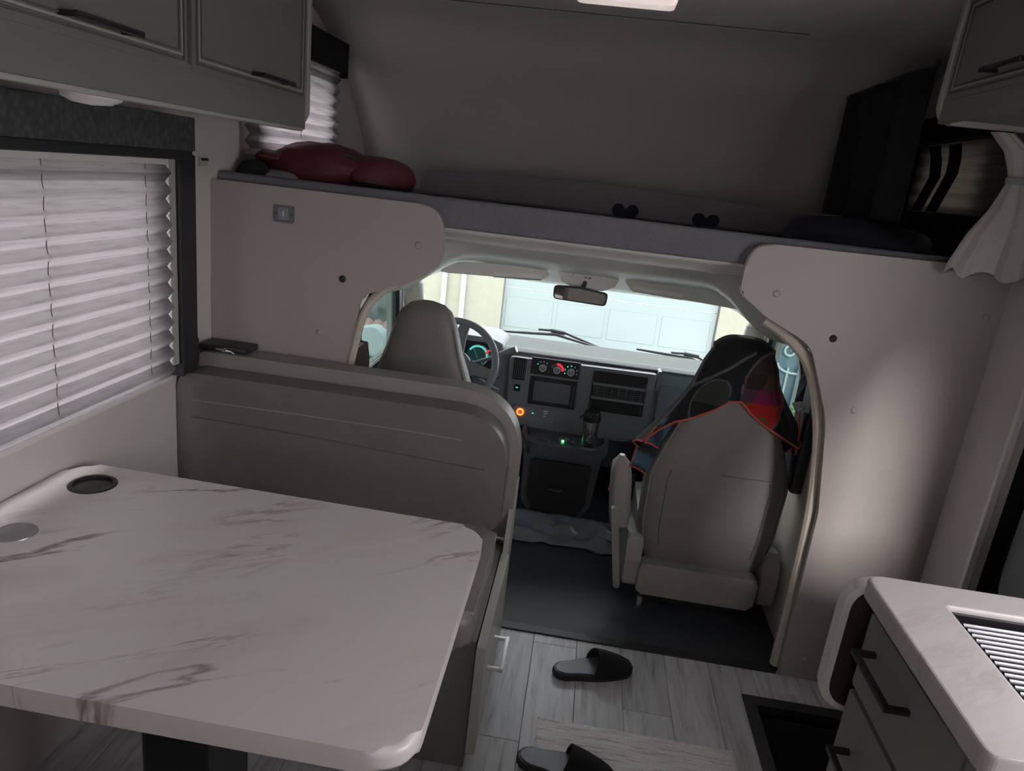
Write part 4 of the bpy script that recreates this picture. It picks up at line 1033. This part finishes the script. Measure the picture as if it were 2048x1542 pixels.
# ================================================================ BUNK THINGS
mt = thing('folded_mattress', 'grey folded bunk pad lying across the over-cab bunk', 'mattress')
prism('pad', rpoly([(-.78, 1.419), (1.10, 1.419), (1.10, 1.512), (.60, 1.535), (.0, 1.550), (-.45, 1.538), (-.78, 1.512)], [.0, .0, .03, .2, .2, .2, .03], 6), 'xz', 3.2, 3.60, 'pad', mt, bev=.02, seg=3)
for x_ in (.128, .470):
    for dx in (-.030, .030): lathe('grab_hole', [(.027, 0), (.027, -.004), (.0, -.004)], (x_+dx, 3.2, 1.452), 'navy', mt, 'y', 20)
    box('grab_slot', (x_-.03, x_+.03), (3.1955, 3.2005), (1.428, 1.462), 'navy', mt, r=.001)
def blob(name, c, r, mat, parent, seed, amp=.18, flat=None, n=20, m=28):
    rings = []
    for i in range(n+1):
        ph = math.pi*i/n; ring = []
        for j in range(m):
            a = 2*math.pi*j/m
            d = Vector((math.sin(ph)*math.cos(a), math.sin(ph)*math.sin(a), math.cos(ph)))
            k = 1+amp*mnoise.noise(d*1.7+Vector((seed, seed, 0)))+amp*.4*mnoise.noise(d*4+Vector((0, seed, 0)))
            p = Vector((c[0]+d.x*r[0]*k, c[1]+d.y*r[1]*k, c[2]+d.z*r[2]*k))
            if flat is not None: p.z = max(p.z, flat)
            ring.append(tuple(p))
        rings.append(ring)
    return loft(name, rings, mat, parent, cap=False)
rb = thing('red_bag', 'crumpled dark red nylon bag on the bunk below the small blind', 'bag')
blob('main_pouch', (-.99, 2.58, 1.485), (.205, .16, .098), 'red', rb, 3, .16, 1.422)
blob('side_pouch', (-.80, 2.62, 1.478), (.135, .15, .082), 'red', rb, 9, .18, 1.422)
blob('end_flap', (-1.13, 2.50, 1.515), (.07, .08, .022), 'red', rb, 5, .25, 1.422)
tube('zip', [(-.90, 2.50, 1.545), (-.86, 2.48, 1.545), (-.83, 2.47, 1.54)], .005, 'steel', rb, n=6)
tube('strap', [(-.84, 2.47, 1.452), (-.74, 2.47, 1.448), (-.66, 2.50, 1.440), (-.60, 2.55, 1.43)], .016, 'blackcloth', rb, n=8)
pw = thing('pillow', 'small grey pillow under the end of the red bag', 'pillow')
blob('cover', (-1.09, 2.46, 1.447), (.09, .10, .028), 'greycloth', pw, 2, .1, 1.420)
dk = thing('dark_bundle', 'black soft bundle in the bunk corner under the cord', 'bundle')
blob('cloth', (-1.145, 2.38, 1.455), (.05, .07, .045), 'blackcloth', dk, 11, .1, 1.420)
nb = thing('bedding', 'dark navy bedding heaped on the right side of the bunk', 'bedding')
blob('blanket', (.93, 2.76, 1.455), (.23, .38, .080), 'navy', nb, 4, .15, 1.420)
# black curtain hanging in the bunk
ck = thing('bunk_curtain', 'flat black curtain hanging along the right side of the bunk', 'curtain')
rows = []
for z in [1.535+.445*k/14 for k in range(15)]:
    rows.append([(.905+.014*math.sin(y*22)*(1.2-(z-1.52))+.02*(y-2.4), y, z) for y in [2.36+.80*i/48 for i in range(49)]])
sheet('cloth', rows, 'blackcloth', ck, thick=.004)
tube('rod', [(.91, 2.34, 1.985), (.93, 3.18, 1.985)], .008, 'black', ck)
# right bunk window blind and the two straps before it
wbk = thing('roller_blind', 'pale shade on the right bunk window with two dark straps before it', 'blind')
sheet('shade', [[(1.165+.004*math.sin(z*130), y, z) for y in (2.28, 2.95)] for z in [1.585+.235*k/40 for k in range(41)]], 'blind', wbk)
box('head_box', (1.12, 1.204), (2.42, 2.95), (1.815, 1.90), 'blackcloth', wbk, r=.004)
for P in (((2.80, 1.805), (2.74, 1.70), (2.82, 1.585)), ((2.65, 1.805), (2.62, 1.71), (2.70, 1.585))):
    sheet('strap', [[(1.145, y-.045, z), (1.145, y+.035, z)] for y, z in [P[0], ((P[0][0]+P[1][0])/2-.01, (P[0][1]+P[1][1])/2), P[1], ((P[1][0]+P[2][0])/2, (P[1][1]+P[2][1])/2), P[2]]], 'blackcloth', wbk, thick=.004)
box('side_drape', (1.185, 1.203), (2.93, 3.42), (1.42, 1.92), 'blackcloth', wbk, r=.004)  # black sheet added to make the bunk wall beside the window dark
box('sill_drape', (1.19, 1.203), (2.30, 2.96), (1.42, 1.585), 'blackcloth', wbk, r=.004)  # same added black, darkens the wall under the window
# gathered pale curtain by the entry
gc = thing('tied_curtain', 'pale grey curtain gathered and tied above the entry door', 'curtain')
S_ = [(1.795, 1.035, .03, .02), (1.75, 1.09, .036, .03), (1.705, 1.105, .030, .025), (1.68, 1.105, .022, .02), (1.655, 1.105, .030, .025), (1.60, 1.11, .052, .035), (1.53, 1.105, .085, .04), (1.46, 1.098, .105, .045), (1.425, 1.098, .110, .045)]
rings = []
for z, cx, hw, d in S_:
    ring = []
    for j in range(60):
        a = 2*math.pi*j/60
        k = 1+.22*math.sin(a*9+z*3)*min(1, hw/.08)
        ring.append((min(1.2, cx+hw*math.cos(a)*(1+.06*math.sin(a*5))), 2.135+d*math.sin(a)*k, z+(.012*math.sin(a*6) if z < 1.47 else 0)))
    rings.append(ring)
loft('cloth', rings, 'linen', gc)
lathe('tie', [(.025, -.010), (.029, -.005), (.029, .005), (.025, .010)], (1.105, 2.135, 1.680), 'greycloth', gc, n=20)

# ================================================================ OUTSIDE
GZ = -.80
bm = bmesh.new(); bm_box(bm, -30, 30, -20, 40, GZ-.2, GZ)
struct(from_bm('ground', bm, 'concrete'), 'pale concrete driveway outside the windshield')
vh = thing('bounce_hood', 'unseen white van hood added to bounce sky light into the cab', 'hood')  # added hood below the view, reflects sky light up onto the headliner
prism('hood_panel', rpoly([(3.93, .56), (4.30, .46), (4.75, .32), (4.85, .20), (4.80, .10), (3.93, .10)], [.02, .2, .2, .06, .03, 0], 5), 'yz', -.80, .80, 'mirrorwh', vh, bev=.05, seg=3)
for x_ in (-.3, .3): tube('hood_crease', [(x_, 3.98, .549), (x_*.95, 4.3, .462), (x_*.9, 4.65, .352)], .006, 'mirrorwh', vh, n=6)
hs = thing('house', 'cream stucco house front beyond the windshield', 'house')
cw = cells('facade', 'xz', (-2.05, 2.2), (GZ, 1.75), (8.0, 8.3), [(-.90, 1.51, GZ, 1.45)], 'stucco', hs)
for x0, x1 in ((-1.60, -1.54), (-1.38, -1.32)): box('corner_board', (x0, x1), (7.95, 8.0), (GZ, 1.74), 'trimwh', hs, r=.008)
box('eave', (-2.04, 2.19), (6.9, 8.4), (1.75, 1.87), 'trimwh', hs, r=.02)  # deep roof edge out of view, shaped to shade the garage door
gd = thing('garage_door', 'white sectional garage door filling the windshield view', 'garage door')
for k in range(4):
    z0 = GZ+.01+k*.555
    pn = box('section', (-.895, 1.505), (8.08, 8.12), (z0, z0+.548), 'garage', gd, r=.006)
    for c in range(4):
        x0 = -.86+c*.59
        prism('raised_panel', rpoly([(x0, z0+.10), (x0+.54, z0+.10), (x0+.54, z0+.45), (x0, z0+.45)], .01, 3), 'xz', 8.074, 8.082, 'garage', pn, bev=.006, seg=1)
# garden beyond the driver window
gw = thing('garden_wall', 'low grey garden wall with pink scalloped bricks on top beyond the driver window', 'garden wall')
box('wall', (-3.6, -2.06), (7.9, 8.2), (GZ, -.36), 'stone', gw, r=.02)
brk = None
for k in range(13):
    if brk is None:
        brk = prism('brick', rpoly([(-.056, -.0), (.056, -.0), (.056, .08), (0, .115), (-.056, .08)], .02, 3), 'xz', -.06, .06, 'pinkbrick', gw, bev=.008, seg=1)
    o = brk if k == 0 else brk.copy()
    if k: COL.objects.link(o)
    o.location = (-3.5+.117*k, 8.0, -.36)
rkk = thing('boulder', 'rounded grey boulder behind the pink scalloped bricks', 'boulder'); blob('stone', (-2.85, 8.7, -.25), (.75, .4, .42), 'stone', rkk, 6, .25)
nh = thing('neighbour_house', 'pale blue-white house wall far beyond the driver window', 'house')
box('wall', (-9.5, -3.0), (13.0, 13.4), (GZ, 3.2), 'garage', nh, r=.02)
prism('roof', [(-9.8, 3.2), (-2.7, 3.2), (-6.2, 5.0)], 'xz', 12.7, 13.7, 'pinkbrick', nh, bev=0)
gp = thing('lawn_patch', 'strip of green grass beside the driveway by the driver door', 'lawn'); 
prism('turf', rpoly([(-3.4, 3.9), (-1.9, 3.9), (-1.9, 7.8), (-3.4, 7.8)], .2), 'xy', GZ+.001, GZ+.03, 'grass', gp, bev=.008)
# door mirrors
for s, lab in ((-1, 'white door mirror outside the driver window'), ):
    m_ = thing('door_mirror', lab, 'mirror')
    prism('shell', rpoly([(s*1.30, .36), (s*1.08, .36), (s*1.085, .60), (s*1.14, .64), (s*1.30, .60)], [.05, .05, .03, .05, .05], 6), 'xz', 3.86, 3.96, 'mirrorwh', m_, bev=.02, seg=3)
    prism('glass', rpoly([(s*1.28, .40), (s*1.105, .40), (s*1.105, .47), (s*1.28, .47)], .02), 'xz', 3.853, 3.862, 'screen', m_, bev=.002)
    tube('arm', [(s*1.10, 3.92, .42), (s*.94, 3.75, .42)], .02, 'black', m_)
# gate and shrub beyond the passenger window
gt = thing('iron_gate', 'white wrought-iron gate with ring beyond the passenger window', 'gate')
box('sheet', (2.215, 3.6), (8.02, 8.04), (GZ, .25), 'bluewall', gt, r=0)
for k in range(6):
    x = 2.23+.125*k
    tube('bar', [(x, 7.99, GZ), (x, 7.99, -.16)], .013, 'gatewh', gt, n=6)
tube('scroll', [(2.42+.19*math.cos(math.pi+math.pi*k/14), 7.98, -.12+.10*math.sin(math.pi+math.pi*k/14)) for k in range(15)], .014, 'gatewh', gt, n=6)
tube('ring', [(2.33+.055*math.cos(2*math.pi*k/20), 7.98, .03+.055*math.sin(2*math.pi*k/20)) for k in range(20)], .013, 'gatewh', gt, n=6, closed=True)
box('post', (2.46, 2.60), (7.86, 8.0), (GZ, .35), 'gatewh', gt, r=.01)
sh = thing('shrub', 'leafy green shrub at the foot of the white gate', 'shrub')
bm = bmesh.new()
for k in range(700):
    a, b_2, r_ = random.uniform(0, 6.283), random.uniform(-1, 1), random.uniform(.75, 1)
    c_ = Vector((2.75+.42*r_*math.cos(a)*math.sqrt(1-b_2*b_2), 7.45+.3*r_*math.sin(a)*math.sqrt(1-b_2*b_2), GZ+.28+.32*r_*b_2))
    u = Vector((random.gauss(0, 1), random.gauss(0, 1), random.gauss(0, 1))).normalized(); w = u.cross(Vector((random.gauss(0, 1), random.gauss(0, 1), 1))).normalized()
    bm.faces.new([bm.verts.new(c_+q) for q in (u*.05, w*.02, -u*.05, -w*.02)])
lf = from_bm('foliage', bm, 'leaf', sh); lf['kind'] = 'stuff'
tube('stem', [(2.75, 7.45, GZ), (2.75, 7.45, GZ+.3)], .03, 'brown', sh, n=6)

# ================================================================ put every thing's origin at its base
bpy.context.view_layer.update()
for r_ in ROOTS:
    pts = []
    def walk(o):
        for c in o.children:
            if c.type == 'MESH': pts.extend([c.matrix_world @ Vector(k) for k in c.bound_box])
            walk(c)
    walk(r_)
    if not pts: continue
    b_ = Vector(((min(p.x for p in pts)+max(p.x for p in pts))/2, (min(p.y for p in pts)+max(p.y for p in pts))/2, min(p.z for p in pts)))
    for c in r_.children: c.location = c.location-b_
    r_.location = b_
